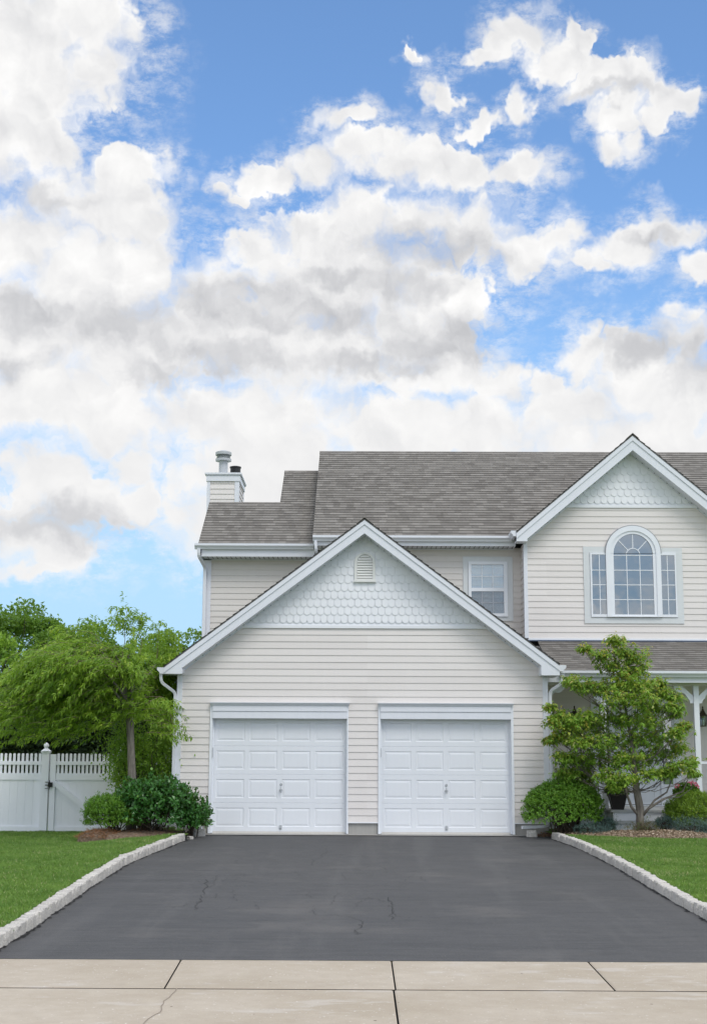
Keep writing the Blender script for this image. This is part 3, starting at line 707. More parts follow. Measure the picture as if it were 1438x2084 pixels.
# garage doors
def garage_door(x0, x1, zb, zt, hx):
    Yd = .11; cx_ = (x0+x1)/2
    b = MB(); nr, nc = 4, 4; H_ = (zt-zb)/nr
    d = MB(); wdt = x1-x0
    # panel recess layout (fractions measured off the photograph)
    for r in range(nr):
        za, zc = zb+r*H_+.004, zb+(r+1)*H_-.004
        cols = []; mg = .066; gp = .085; cw = (wdt-2*mg-3*gp)/4
        for c in range(nc): cols.append((x0+mg+c*(cw+gp), x0+mg+c*(cw+gp)+cw))
        za2, zc2 = za+.085, zc-.085
        # rails and stiles as flat faces around the panels
        def fq(a, c_, e, f, y=Yd): d.face([(a, y, e), (c_, y, e), (c_, y, f), (a, y, f)])
        fq(x0, x1, za, za2); fq(x0, x1, zc2, zc)
        xs = [x0]+[q for cc in cols for q in cc]+[x1]
        for i in range(0, len(xs), 2): fq(xs[i], xs[i+1], za2, zc2)
        for a, c_ in cols:
            lv = [(0, 0), (.010, .008), (.022, .008), (.052, .0015), (.056, .0015)]
            rect = lambda i_: [(a+i_, za2+i_), (c_-i_, za2+i_), (c_-i_, zc2-i_), (a+i_, zc2-i_)]
            for k in range(len(lv)-1):
                A_, B_ = rect(lv[k][0]), rect(lv[k+1][0])
                for j in range(4):
                    j2 = (j+1) % 4
                    d.face([(A_[j][0], Yd+lv[k][1], A_[j][1]), (A_[j2][0], Yd+lv[k][1], A_[j2][1]), (B_[j2][0], Yd+lv[k+1][1], B_[j2][1]), (B_[j][0], Yd+lv[k+1][1], B_[j][1])])
            q = rect(.056); d.face([(p[0], Yd+.0015, p[1]) for p in q])
        # section joint
        d.face([(x0, Yd, zc), (x1, Yd, zc), (x1, Yd+.006, zc+.004), (x0, Yd+.006, zc+.004)])
        if r < nr-1: d.face([(x0, Yd+.006, zc+.004), (x1, Yd+.006, zc+.004), (x1, Yd, zc+.008), (x0, Yd, zc+.008)])
    d.face([(x0, Yd+.03, zb), (x1, Yd+.03, zb), (x1, Yd+.03, zt), (x0, Yd+.03, zt)])
    dr = part(d, 'garage_door', door_m)
    # bottom seal
    s_ = MB(); s_.box(x0, x1, Yd-.005, Yd+.04, zb-.035, zb+.002, 0); s_.build('bottom_seal', paint('seal', (.62, .60, .56), .7), dr)
    # lock rose and T handle, lift handle
    h = MB(); zr = zb+H_*1.5
    T_ = lambda c, r0, y0, y1, n=14: [h.face([(c[0]+r0*math.cos(2*math.pi*k/n), y1, c[1]+r0*math.sin(2*math.pi*k/n)) for k in range(n)])]+[h.face([(c[0]+r0*math.cos(2*math.pi*k/n), y0, c[1]+r0*math.sin(2*math.pi*k/n)), (c[0]+r0*math.cos(2*math.pi*(k+1)/n), y0, c[1]+r0*math.sin(2*math.pi*(k+1)/n)), (c[0]+r0*math.cos(2*math.pi*(k+1)/n), y1, c[1]+r0*math.sin(2*math.pi*(k+1)/n)), (c[0]+r0*math.cos(2*math.pi*k/n), y1, c[1]+r0*math.sin(2*math.pi*k/n))]) for k in range(n)]
    T_((hx, zr+.075), .026, Yd, Yd-.008); T_((hx, zr+.075), .014, Yd-.008, Yd-.014)
    h.build('lock', metal_m, dr)
    h = MB(); h.tube([(hx, Yd-.001, zr-.015), (hx, Yd-.05, zr-.015)], .009, 8); h.tube([(hx-.004, Yd-.05, zr+.035), (hx, Yd-.055, zr-.015), (hx+.003, Yd-.05, zr-.075)], [.008, .012, .008], 8)
    h.tube([(hx-.03, Yd-.012, zr-.03), (hx, Yd-.016, zr-.012), (hx+.03, Yd-.012, zr-.03)], [.006, .011, .006], 8)
    h.build('handle', metal_m, dr)
    h = MB(); z = zb+.035
    h.box(hx-.024, hx+.024, Yd-.006, Yd, z, z+.085); h.box(hx-.018, hx+.018, Yd-.03, Yd-.024, z+.03, z+.07)
    h.box(hx-.018, hx+.018, Yd-.024, Yd-.006, z+.066, z+.07)
    h.build('lift_handle', metal_m, dr)
    return dr
for (a, c), hx, x0, x1 in ((doors[0], -1.582, -2.855, -.37), (doors[1], 1.462, .248, 2.655)):
    garage_door(x0+.004, x1-.004, .082, 2.15, hx)
    for j0, j1, k0, k1, s0, s1_ in ((a, x0, x0-.03, x0+.003, x0, x0+.028), (x1, c, x1-.003, x1+.03, x1-.028, x1)):
        b = MB(); b.box(j0, j1, -.035, .0, .055, 2.425); b.box(k0, k1, .0, .16, .055, 2.16); b.box(s0, s1_, .075, .106, .06, 2.15); part(b, 'door_jamb', white_m, bevel=.003)
    pieces('door_stop', white_m, house, [(x0+.028, x1-.028, .075, .106, 2.115, 2.15)])
    b = MB(); b.box(x0, x1, -.055, .16, 2.135, 2.262); b.box(x0, x1, -.068, .0, 2.266, 2.375); b.box(x0-.02, x1+.02, -.085, 0, 2.377, 2.395)
    b.box(x0-.035, x1+.035, -.10, 0, 2.397, 2.413); b.box(x0-.05, x1+.05, -.115, 0, 2.415, 2.428)
    part(b, 'header', trim_m, bevel=.003)
    b = MB(); b.face([(x0, .20, .0), (x1, .20, 0), (x1, .20, 2.3), (x0, .20, 2.3)]); part(b, 'door_backing', dark_m)
pieces('keypad', metal_m, house, [(-2.862, -2.842, -.02, .05, 1.42, 1.60), (.240, .260, -.02, .05, 1.44, 1.60)])
b = MB(); b.face([(-3.2, -.3, .045), (3.42, -.3, .045), (3.42, .6, .046), (-3.2, .6, .046)]); part(b, 'garage_slab', found_m)

# gable louvre
vx, vw, z0, z1 = -.05, .19, 4.69, 5.24
def arch(cx_, w_, z0, zs_, n=14, r=None):
    r = r or w_
    return [(cx_-w_, z0), (cx_+w_, z0)]+[(cx_+w_*math.cos(math.pi*k/n), zs_+r*math.sin(math.pi*k/n)) for k in range(n+1)]
def ring(b, outer, inner, T, w0, w1, m=0):
    """outer and inner outlines with equal point counts"""
    n = len(outer)
    for i in range(n):
        j = (i+1) % n
        b.face([T(*outer[i], w1), T(*outer[j], w1), T(*inner[j], w1), T(*inner[i], w1)], m)
        b.face([T(*outer[i], w0), T(*outer[j], w0), T(*outer[j], w1), T(*outer[i], w1)], m)
        b.face([T(*inner[j], w0), T(*inner[i], w0), T(*inner[i], w1), T(*inner[j], w1)], m)
b = MB(); T = front(0)
ring(b, arch(vx, .195, z0, 5.05), arch(vx, .145, z0+.05, 5.06), T, 0, .055)
b.box(vx-.205, vx+.205, -.07, -.0, z0-.012, z0+.02)
b.prism(arch(vx, .15, z0+.03, 5.06), T, .0, .022)
lv = part(b, 'gable_vent', paint('vent_cream', (.72, .72, .70), .5), bevel=.002)
b = MB()
for k in range(9):
    z = z0+.065+k*.049
    hw_ = .143 if z < 5.03 else math.sqrt(max(0, .143**2-(z-5.03)**2))
    if hw_ < .03: continue
    b.face([(vx-hw_, -.025, z+.045), (vx+hw_, -.025, z+.045), (vx+hw_, -.052, z+.004), (vx-hw_, -.052, z+.004)])
    b.face([(vx-hw_, -.052, z+.004), (vx+hw_, -.052, z+.004), (vx+hw_, -.025, z-.002), (vx-hw_, -.025, z-.002)])
b.build('louvre', bpy.data.materials['vent_cream'], lv)

# main block: wall behind, roof, gutters
MY, WYY, MRX = 3.2, 3.9, 10.5
lapwall('wall', [(-1.0, 3.0), (3.3, 3.0), (3.3, 5.80), (-1.0, 5.80)], front(MY), m=siding2_m, v0=.06)
pieces('frieze', siding2_m, house, [(-1.0, 3.25, MY-.022, MY, 5.68, 5.815), (GL, -1.0, WYY-.022, WYY, 5.60, 5.66)])
lapwall('wall', [(GL, 3.0), (-1.0, 3.0), (-1.0, 5.66), (GL, 5.66)], front(WYY), m=siding2_m, v0=.09)
lapwall('wall', [(MY, 3.0), (WYY, 3.0), (WYY, 5.9), (MY, 5.9)], side_l(-1.0), m=siding2_m)
# left outside wall of the wing, its gable, and the back
def wing_z(y): return 5.93+.625*(min(y, 2*5.5-y)-3.5)
lapwall('wall', [(3.9, SB), (7.1, SB), (7.1, 5.75), (5.5, 6.95), (3.9, 5.85)], side_l(GL), m=siding_m, v0=SB)
def main_z(y): return 6.0+.625*(min(y, 14.4-y)-2.8)
lapwall('wall', [(WYY, 6.0), (10.8, 6.0), (7.2, 8.5)], side_l(-1.0), m=siding_m)
lapwall('wall', [(GL, SB), (MRX, SB), (MRX, 6.0), (GL, 6.0)], back(11.2), m=siding_m)
lapwall('wall', [(7.1, SB), (11.2, SB), (11.2, 5.9), (7.1, 6.6)], side_l(GL), m=siding_m)
lapwall('wall', [(2.6, SB), (11.2, SB), (11.2, 6.0), (7.2, 8.6), (2.6, 5.9)], side_r(MRX), m=siding_m)
pieces('light_block', dark_m, house, [(GL+.1, MRX-.1, WYY+.1, 11.1, 0, 5.85), (3.4, MRX-.1, 2.75, WYY+.099, .5, 5.84)])  # unseen dark core boxes added to stop light leaking through the house
corner(GL, GL+.16, WYY, 3.0, 5.66)
# roofs of the wing: short ridge at y=5.5, taller part ridge y=7.25
u = (1, 0, 0); vv = (0, 1, .625)
s1 = math.hypot(2.0, 1.25); s2 = math.hypot(3.75, 3.75*.625)
slope_roof('roof', (-3.60, 3.47, 5.93), u, vv, 0, 0, [(0, 0), (2.62, 0), (2.62, s2), (1.62, s2), (1.62, s1), (0, s1)])
slope_roof('roof', (-3.60, 7.53, 5.93), u, (0, -1, .625), 1.62, s1)
slope_roof('roof', (-1.98, 11.03, 5.93), u, (0, -1, .625), 1.0, s2)
lapwall('wall', [(5.5, 6.0), (9.0, 6.0), (7.25, 8.1), (5.5, 7.0)], side_l(-1.9), m=siding_m)
# main roof
sm = math.hypot(4.4, 2.75)
slope_roof('roof', (-1.13, 2.77, 6.0), u, vv, MRX+1.4, sm)
slope_roof('roof', (-1.13, 11.63, 6.0), u, (0, -1, .625), MRX+1.4, sm)
for x0, x1, y, z in ((-1.13, MRX+.27, 7.2, 8.765), (-1.98, -1.13, 7.25, 8.29), (-3.60, -1.98, 5.5, 7.19)):
    b = MB(); b.prism([(y-.14, z-.09), (y, z-.002), (y+.14, z-.09), (y+.14, z-.075), (y, z+.014), (y-.14, z-.075)], lambda u_, v_, w_: (w_, u_, v_), x0-.005, x1)
    part(b, 'ridge_cap', roof_m)
# rake trims on roof ends (thin boards seen edge on)
for X, y0, y1, zz0 in ((-1.12, 2.8, 7.2, 6.0), (-3.59, 3.5, 5.5, 5.93)):
    b = MB(); b.prism([(y0, zz0-.05), (y1, zz0-.05+.625*(y1-y0)), (y1, zz0-.25+.625*(y1-y0)), (y0, zz0-.2)], lambda u_, v_, w_: (w_, u_, v_), X, X+.03)
    part(b, 'rake_board', trim_m)
# main eave: gutter, fascia, soffit with vents
def eave(x0, x1, yg, yw, zt, zs_, gx0=None, gx1=None):
    gutter('gutter', gx0 if gx0 is not None else x0, gx1 or x1, yg, zt)
    b = MB(); b.box(x0, x1, yg, yg+.025, zs_, zt-.005); part(b, 'fascia', trim_m)
    b = MB(); b.box(x0, x1, yg+.025, yw, zs_, zs_+.015)
    n = int((x1-x0)/.10)
    for i in range(n): b.box(x0+.05+i*.10, x0+.062+i*.10, yg+.03, yw-.03, zs_-.006, zs_-.001, 1)
    b.box(x0, x1, yw-.03, yw-.001, zs_-.03, zs_-.007)
    part(b, 'soffit', [trim_m, black_m])
eave(-1.10, 3.10, 2.80, MY, 6.0, 5.80, -1.13, 3.02)
eave(-3.56, -1.11, 3.50, WYY, 5.925, 5.66, -3.67, -1.14)
# upturned gutter end against the right gable
gutter('gutter', 2.25, 2.80, 0, 6.04, T=lambda a, o_, z: (3.06-o_*.9, a, z))
downspout([(-1.07, 2.74, 5.89), (-1.06, 2.75, 5.7), (-1.0, 3.10, 5.45), (-1.0, 3.12, 4.6)], .06, .05)
downspout([(-3.58, 3.44, 5.82), (-3.58, 3.46, 5.66), (-3.48, 3.82, 5.46), (-3.48, 3.83, 3.2)], .07, .06)
b = MB(); b.box(-3.62, -3.53, 3.5, 3.9, 5.66, 5.84); part(b, 'cornice_return', trim_m)

# ---- right gable bay
BY, BX0, BX1, BXC = 2.6, 3.25, 7.75, 5.495
BSL = .843; BAP = 8.04
def broof(x): return BAP-BSL*abs(x-BXC)
wb = 6.58
hwb = (BAP-.30-wb)/BSL
lapwall('wall', [(BX0, 3.83), (BX1, 3.83), (BX1, 5.86), (BXC+hwb+.1, wb), (BXC-hwb-.1, wb), (BX0, 5.86)], front(BY), v0=3.86)
lapwall('wall', [(BY, 3.5), (MY+.05, 3.5), (MY+.05, 5.82), (BY, 5.82)], side_l(BX0), v0=.06)
lapwall('wall', [(BY, 3.5), (MY+.6, 3.5), (MY+.6, 5.82), (BY, 5.82)], side_r(BX1), v0=.06)
b = MB(); b.box(BX0, BX1, BY-.03, BY, 3.825, 3.86); part(b, 'base_flashing', white_m)
b = MB(); b.box(BX0, BX1, BY-.045, BY-.002, 3.80, 3.824); part(b, 'flashing', paint('slate_flashing', (.10, .13, .19), .5))
scallops('gable_shingles', BXC, wb, BAP-.26, BSL, BY, .14, .152)
gable_trim(BXC, BAP, BSL, 3.06, 7.93, 5.82, BY-.35, BY, dz=.30, ret=.22, up=.10)
corner(BX0, BX0+.065, BY, 3.84, 5.82)
b = MB(); b.box(BX0, BX1, BY+.05, 4.8, 3.5, 6.2); b.prism([(BX0+.1, 6.2), (BX1-.1, 6.2), (BXC, BAP-.35)], lambda u_, v_, w_: (u_, w_, v_), BY+.05, 4.5); part(b, 'light_block', dark_m)  # unseen dark core added inside the bay against light leaks
for sg, xe in ((-1, 3.06), (1, 7.93)):
    ze = broof(xe); Ln = math.hypot(xe-BXC, BAP-ze)
    yb = lambda z: 2.8+(z-6.0)/.625
    L0 = 0.06; L1 = yb(BAP)-BY+.385+.1
    poly = [(0, 0), (max(.4, yb(ze)-BY+.385+.1), 0), (L1, Ln), (0, Ln)]
    slope_roof('roof', (xe, BY-.375, ze+.024), (0, 1, 0), (-(xe-BXC), 0, BAP-ze), 0, 0, poly)
b = MB(); b.prism([(BXC-.12, BAP+.04-.12*BSL), (BXC, BAP+.042), (BXC+.12, BAP+.04-.12*BSL), (BXC+.12, BAP+.055-.12*BSL), (BXC, BAP+.06), (BXC-.12, BAP+.055-.12*BSL)], lambda u_, v_, w_: (u_, w_, v_), BY-.39, 6.1); part(b, 'ridge_cap', roof_m)

# ---- palladian window
T = front(BY)
AC, ASZ = 5.495, 5.60        # arch centre, springing
b = MB()
# flat outer surround, left, right and sill, butting the arch
b.box(4.47, 4.60, BY-.03, BY, 4.17, 5.76); b.box(6.38, 6.51, BY-.03, BY, 4.17, 5.74)
b.box(4.60, 6.38, BY-.03, BY, 4.17, 4.29); b.box(4.60, 4.93, BY-.03, BY, 5.64, 5.76); b.box(6.06, 6.38, BY-.03, BY, 5.63, 5.74)
win = part(b, 'window', paint('surround_grey', (.63, .655, .665), .5), bevel=.002)
b = MB()
ring(b, arch(AC, .565, 4.30, ASZ+.03, 24), arch(AC, .47, 4.32, ASZ+.02, 24), T, 0, .075)
ring(b, arch(AC, .47, 4.30, ASZ+.02, 24), arch(AC, .405, 4.352, ASZ, 24, .43), T, 0, .055)
for a, c in ((4.605, 4.95), (6.04, 6.375)):
    o_ = [(a, 4.30), (c, 4.30), (c, 5.635), (a, 5.635)]
    i_ = [(a+.035, 4.355), (c-.0, 4.355), (c-.0, 5.595), (a+.035, 5.595)] if a < 5 else [(a+.0, 4.355), (c-.03, 4.355), (c-.03, 5.585), (a, 5.585)]
    ring(b, o_, i_, T, 0, .05)
b.build('frame', white_m, win)
b = MB()
ring(b, arch(AC, .585, 5.62, ASZ+.03, 24), arch(AC, .567, 5.62, ASZ+.03, 24), T, 0, .06); b.build('arch_shadow_rim', paint('arch_shadow_grey', (.30, .31, .32), .5), win)  # grey rim painted in as the shadow line over the arch
b = MB(); b.prism(arch(AC, .41, 4.345, ASZ, 24, .435), T, .02, .03); b.build('pane', glass_m, win)
pieces('pane', glass_m, win, [(4.635, 4.955, BY-.03, BY-.02, 4.35, 5.60), (6.035, 6.35, BY-.03, BY-.02, 4.35, 5.59)])
b = MB(); mw = .0075
for z in (5.58, 5.27, 4.965, 4.66):
    b.box(AC-.405, AC+.405, BY-.042, BY-.030, z-mw, z+mw)
    if z < 5.5:
        b.box(4.638, 4.945, BY-.042, BY-.030, z-mw, z+mw); b.box(6.04, 6.346, BY-.042, BY-.030, z-mw, z+mw)
for x in (AC-.135, AC+.135): b.box(x-mw, x+mw, BY-.0425, BY-.030, 4.35, 5.585)
for x, zt in ((4.795, 5.595), (6.195, 5.585)): b.box(x-mw, x+mw, BY-.0425, BY-.030, 4.355, zt)
n = 12
ri = [(AC+.135*math.cos(math.pi*k/n), 5.585+.135*math.sin(math.pi*k/n)) for k in range(n+1)]
ro = [(AC+.150*math.cos(math.pi*k/n), 5.585+.150*math.sin(math.pi*k/n)) for k in range(n+1)]
for k in range(n): b.prism([ri[k], ro[k], ro[k+1], ri[k+1]], T, .030, .0425)
for a in (45, 90, 135):
    a = math.radians(a); c, s_ = math.cos(a), math.sin(a)
    b.prism([(AC+.14*c-mw*s_, 5.585+.14*s_+mw*c), (AC+.14*c+mw*s_, 5.585+.14*s_-mw*c), (AC+.41*c+mw*s_, 5.59+.425*s_-mw*c), (AC+.41*c-mw*s_, 5.59+.425*s_+mw*c)], T, .030, .042)
b.build('muntin', white_m, win)

# ---- sash window in the recessed wall
T = front(MY)
b = MB(); x0, x1, z0, z1 = 2.027, 3.07, 4.27, 5.63
ring(b, [(x0, z0), (x1, z0), (x1, z1), (x0, z1)], [(2.14, 4.36), (2.955, 4.36), (2.955, 5.52), (2.14, 5.52)], T, 0, .03)
sw_ = part(b, 'window', bpy.data.materials['surround_grey'], bevel=.002)
b = MB()
ring(b, [(2.14, 4.36), (2.955, 4.36), (2.955, 5.52), (2.14, 5.52)], [(2.197, 4.425), (2.878, 4.425), (2.878, 5.455), (2.197, 5.455)], T, 0, .06)
b.box(2.197, 2.878, MY-.055, MY-.015, 4.89, 4.962)
b.build('frame', white_m, sw_, bevel=.003)
pieces('pane', clear_m, sw_, [(2.197, 2.878, MY-.024, MY-.02, 4.962, 5.455), (2.197, 2.878, MY-.024, MY-.02, 4.425, 4.89)])
b = MB(); b.face([(2.197, MY-.05, 4.425), (2.878, MY-.05, 4.425), (2.878, MY-.05, 4.89), (2.197, MY-.05, 4.89)]); b.build('insect_screen', screen_m, sw_)
b = MB()
for x in (2.424, 2.651): b.box(x-.007, x+.007, MY-.034, MY-.024, 4.425, 4.889); b.box(x-.007, x+.007, MY-.034, MY-.024, 4.963, 5.455)
b.box(2.197, 2.878, MY-.033, MY-.024, 5.20, 5.214); b.box(2.197, 2.878, MY-.033, MY-.024, 4.65, 4.664); b.build('muntin', white_m, sw_)
b = MB()
z = 4.43
while z < 5.45:
    b.face([(2.19, MY-.004, z), (2.885, MY-.004, z), (2.885, MY-.018, z+.024), (2.19, MY-.018, z+.024)]); z += .029
b.face([(2.19, MY-.0025, 4.42), (2.885, MY-.0025, 4.42), (2.885, MY-.0025, 5.46), (2.19, MY-.0025, 5.46)])
b.build('blind', blind_m, sw_)

# ---- chimney
CY0, CY1, CX0, CX1 = 7.4, 8.8, -3.86, -3.11
b = MB(); b.box(CX0+.02, CX1-.02, CY0+.02, CY1-.02, 0, 8.05); ch = part(b, 'chimney', dark_m)
b = MB(); lap(b, [(CX0, 0), (CX1, 0), (CX1, 8.08), (CX0, 8.08)], .127, .015, front(CY0)); lap(b, [(CY0, 5), (CY1, 5), (CY1, 8.08), (CY0, 8.08)], .127, .015, side_r(CX1))
lap(b, [(CY0, 0), (CY1, 0), (CY1, 8.08), (CY0, 8.08)], .127, .015, side_l(CX0)); b.build('siding', siding_m, ch)
b = MB(); b.box(CX0-.012, CX0+.065, CY0-.03, CY0+.06, 0, 8.06); b.box(CX1-.085, CX1+.022, CY0-.03, CY0+.075, 0, 8.06); b.box(CX1, CX1+.022, CY1-.075, CY1, 0, 8.06)
b.build('corner_board', trim_m, ch)
b = MB(); b.box(CX0-.03, CX1+.04, CY0-.05, CY1+.04, 8.06, 8.20); b.box(CX0-.05, CX1+.06, CY0-.07, CY1+.06, 8.203, 8.222); b.box(CX0-.065, CX1+.075, CY0-.085, CY1+.075, 8.224, 8.265)
b.build('cap', trim_m, ch, bevel=.004)
b = MB(); px_, py_ = -3.52, 7.75
b.lathe([(.11, 0), (.11, .40), (.10, .40)], (px_, py_, 8.26), 24)
b.lathe([(.0, .375), (.195, .375), (.195, .43), (.185, .435), (.12, .435), (.12, .455), (.17, .462), (.17, .468), (.12, .475), (.12, .49), (.17, .497), (.17, .503), (.12, .51), (.12, .52), (.195, .52), (.20, .535), (.20, .59), (.19, .60), (.08, .635), (0, .64)], (px_, py_, 8.26), 28)
b.build('flue_pipe', metal_m, ch, smooth=False)
b = MB(); b.lathe([(.13, 0), (.13, .30), (.145, .305), (.145, .335), (.09, .35), (0, .355)], (-3.27, 8.3, 8.27), 24); b.build('flue_pipe', [black_m], ch)

# ---- porch
PY = .62; PX1 = 9.5
rise = (3.80-3.08)
pl = math.hypot(BY-PY+.04, rise)
slope_roof('roof', (3.50, PY-.04, 3.08), u, (0, BY-PY+.04, rise), PX1-3.50, pl)
gutter('gutter', 3.66, PX1, PY, 3.075)
b = MB(); b.box(3.42, PX1, PY, PY+.03, 2.86, 3.07); part(b, 'fascia', trim_m)
b = MB(); b.box(3.42, PX1, PY+.03, BY, 2.90, 2.93); part(b, 'porch_ceiling', ceil_m)
b = MB(); b.box(3.42, PX1, .84, 1.0, 2.82, 2.90); part(b, 'porch_beam', ceil_m)
lapwall('wall', [(GR, .5), (PX1, .5), (PX1, 2.93), (GR, 2.93)], front(BY), [(4.55, 6.335, .4, 2.64)], v0=.06)
lapwall('wall', [(GR, 2.9), (PX1, 2.9), (PX1, 3.7), (GR, 3.7)], front(BY), v0=.06)
b = MB(); b.box(3.36, PX1, .80, BY, .44, .50); part(b, 'porch_floor', paint('porch_grey', (.40, .41, .42), .6), bevel=.004)
pieces('porch_skirt', white_m, house, [(3.36, 4.55, .84, .90, -.1, .44), (6.15, PX1, .84, .90, -.1, .44)])
b = MB()
b.box(4.50, 6.20, .22, .80, .455, .495); b.box(4.54, 6.16, .26, .79, .30, .452, 1)
b.box(4.48, 6.22, -.14, .24, .26, .298); b.box(4.52, 6.18, -.10, .25, .0, .257, 1)
part(b, 'porch_steps', [paint('tread', (.50, .51, .52), .6), fence_m])
def post(x):
    b = MB(); w_ = .05
    b.box(x-w_, x+w_, .87, .97, .50, 2.82); return part(b, 'porch_post', white_m, bevel=.006)
def bracket(x, sg):
    prof = [(0, .0), (.37, .0), (.37, -.07), (.345, -.085), (.325, -.10), (.31, -.125), (.285, -.14), (.25, -.145), (.215, -.14), (.185, -.145), (.155, -.165), (.135, -.195), (.125, -.235), (.12, -.25), (.10, -.255), (.08, -.275), (.068, -.305), (.065, -.335), (.0, -.335)]
    # diagonal cut-out leaves an open triangle by the post
    tri = [(.0, .0), (.22, 0), (.0, -.20)]
    poly = [(.22, 0)]+prof[1:]+[(0, -.20)]
    b = MB(); b.prism([(x+sg*u_, 2.82+v_) for u_, v_ in poly], lambda a, c, w_: (a, .90+w_, c), 0, .04)
    return part(b, 'bracket', white_m, bevel=.002)
post(4.52); post(6.30); post(8.08)
bracket(GR+.085, 1); bracket(4.47, -1); bracket(4.57, 1); bracket(6.25, -1); bracket(6.35, 1); bracket(8.03, -1)
def railing(x0, x1):
    r_ = thing('railing', None, None); r_.parent = house; pieces('rail', white_m, r_, [(x0, x1, .89, .95, 1.34, 1.385), (x0, x1, .90, .94, .60, .635)], bevel=.003)
    n = int((x1-x0)/.125)
    for i in range(1, n):
        x = x0+(x1-x0)*i/n; c = MB(); c.box(x-.016, x+.016, .904, .936, .635, 1.34); c.build('baluster', white_m, r_)
railing(GR+.03, 4.47); railing(6.35, 8.03)

# front door unit
b = MB()
ring(b, [(4.55, .5), (6.335, .5), (6.335, 2.64), (4.55, 2.64)], [(4.66, .52), (6.225, .52), (6.225, 2.53), (4.66, 2.53)], front(BY), 0, .04)
de = part(b, 'front_door', white_m, bevel=.003)
b = MB(); b.box(4.60, 6.29, BY+.02, BY+.05, .50, 2.60); b.build('backing', dark_m, de)
for a, c in ((4.66, 4.96), (5.925, 6.225)):
    b = MB(); ring(b, [(a, .52), (c, .52), (c, 2.53), (a, 2.53)], [(a+.05, .93), (c-.05, .93), (c-.05, 2.47), (a+.05, 2.47)], front(BY), -.01, .02)
    b.box(a+.05, c-.05, BY-.012, BY-.004, .62, .86)
    b.build('sidelight', white_m, de, bevel=.002)
pieces('pane', glass_m, de, [(4.70, 4.92, BY-.002, BY+.004, .92, 2.48), (5.965, 6.18, BY-.002, BY+.004, .92, 2.48)])
b = MB(); b.box(4.965, 5.92, BY+.0, BY+.018, .53, 2.50)
for (a, c) in ((5.06, 5.41), (5.475, 5.825)):
    for (e, f_) in ((.62, 1.12), (1.24, 1.95), (2.05, 2.40)): ring(b, [(a, e), (c, e), (c, f_), (a, f_)], [(a+.03, e+.03), (c-.03, e+.03), (c-.03, f_-.03), (a+.03, f_-.03)], front(BY), 0, .012)
b.build('door_leaf', white_m, de)
b = MB(); b.lathe([(0, 0), (.028, .004), (.03, .03), (.018, .045), (0, .05)], (5.02, BY-.05, 1.40), 14); b.build('handle', metal_m, de)

# wall lanterns flank the door
def lantern(x, z):
    b = MB()
    b.box(x-.05, x+.05, BY-.035, BY-.012, z+.13, z+.27); b.tube([(x, BY-.03, z+.2), (x, BY-.10, z+.26), (x, BY-.14, z+.22)], .010, 8)
    r_ = part(b, 'wall_lantern', bronze_m)
    c = (x, BY-.14, z)
    b = MB(); b.lathe([(0, .40), (.012, .39), (.016, .365), (.010, .35), (.022, .335), (.024, .32), (.035, .30), (.05, .27), (.085, .225), (.108, .21), (.108, .20), (.0, .20)], c, 6); b.build('cap', bronze_m, r_)
    b = MB()
    for k in range(6):
        a = math.pi/3*k; b.tube([(c[0]+.088*math.cos(a), c[1]+.088*math.sin(a), z+.20), (c[0]+.06*math.cos(a), c[1]+.06*math.sin(a), z)], .007, 5)
    b.lathe([(0, -.01), (.066, -.01), (.066, .008), (0, .008)], c, 6); b.build('cage', bronze_m, r_)
    b = MB(); b.lathe([(.056, .01), (.082, .198)], c, 6); b.build('pane', clear_m, r_)
    b = MB(); b.tube([(c[0], c[1], z+.01), (c[0], c[1], z+.10)], .014, 8); b.build('candle', white_m, r_)
lantern(6.79, 2.09); lantern(4.20, 2.09)

# ------------------------------------------------------------------ fence and gate
FY = 1.6; FZ0 = -.06
def pickets(name, x0, x1, root, sp=.083, w_=.047):
    n = max(1, round((x1-x0)/sp)); s_ = (x1-x0)/n
    for i in range(n):
        x = x0+s_*(i+.5); h = w_/2; b = MB()
        pr = [(x-h, 1.05), (x+h, 1.05)]+[(x+h*math.cos(math.pi*k/6), 1.465+.022*math.sin(math.pi*k/6)) for k in range(7)]
        b.prism(pr, lambda a, c, q: (a, FY+q, c), -.01, .012); b.build(name, fence_m, root)
def fence_panel(root, x0, x1, brace=None):
    pieces('rail', fence_m, root, [(x0, x1, FY-.025, FY+.025, 1.265, 1.335), (x0, x1, FY-.025, FY+.025, .975, 1.105), (x0, x1, FY-.025, FY+.025, FZ0, .09)], bevel=.004)
    b = MB(); n = max(1, round((x1-x0)/.148)); s_ = (x1-x0)/n
    for i in range(n): b.box(x0+i*s_+.0015, x0+(i+1)*s_-.0015, FY-.006, FY+.008, .09, .975)
    b.box(x0, x1, FY+.0, FY+.006, .09, .975)
    b.build('board_panel', fence_m, root)
    pickets('picket', x0, x1, root)
def fpost(root, x0, x1, zt=1.52, cap=True, fy=.06):
    b = MB(); b.box(x0, x1, FY-fy, FY+fy, FZ0-.1, zt); p = b.build('post', fence_m, root, bevel=.006)
    if cap:
        c = (x0+x1)/2; w_ = (x1-x0)/2+.014; b = MB()
        b.box(c-w_, c+w_, FY-fy-.014, FY+fy+.014, zt, zt+.03)
        r4 = w_*1.2
        b.lathe([(r4, .03), (.045, .075), (.03, .085), (.038, .10), (.055, .125), (.05, .155), (.03, .18), (0, .195)], (c, FY, zt), 12)
        b.build('post_cap', fence_m, p)
f1 = thing('picket_fence', 'white picket topped fence at the far left ending in the capped latch post', 'fence')
fence_panel(f1, -8.76, -6.335)
fpost(f1, -6.335, -6.188, 1.50); fpost(f1, -8.90, -8.76, 1.50)
fence_panel(f1, -11.2, -8.90)
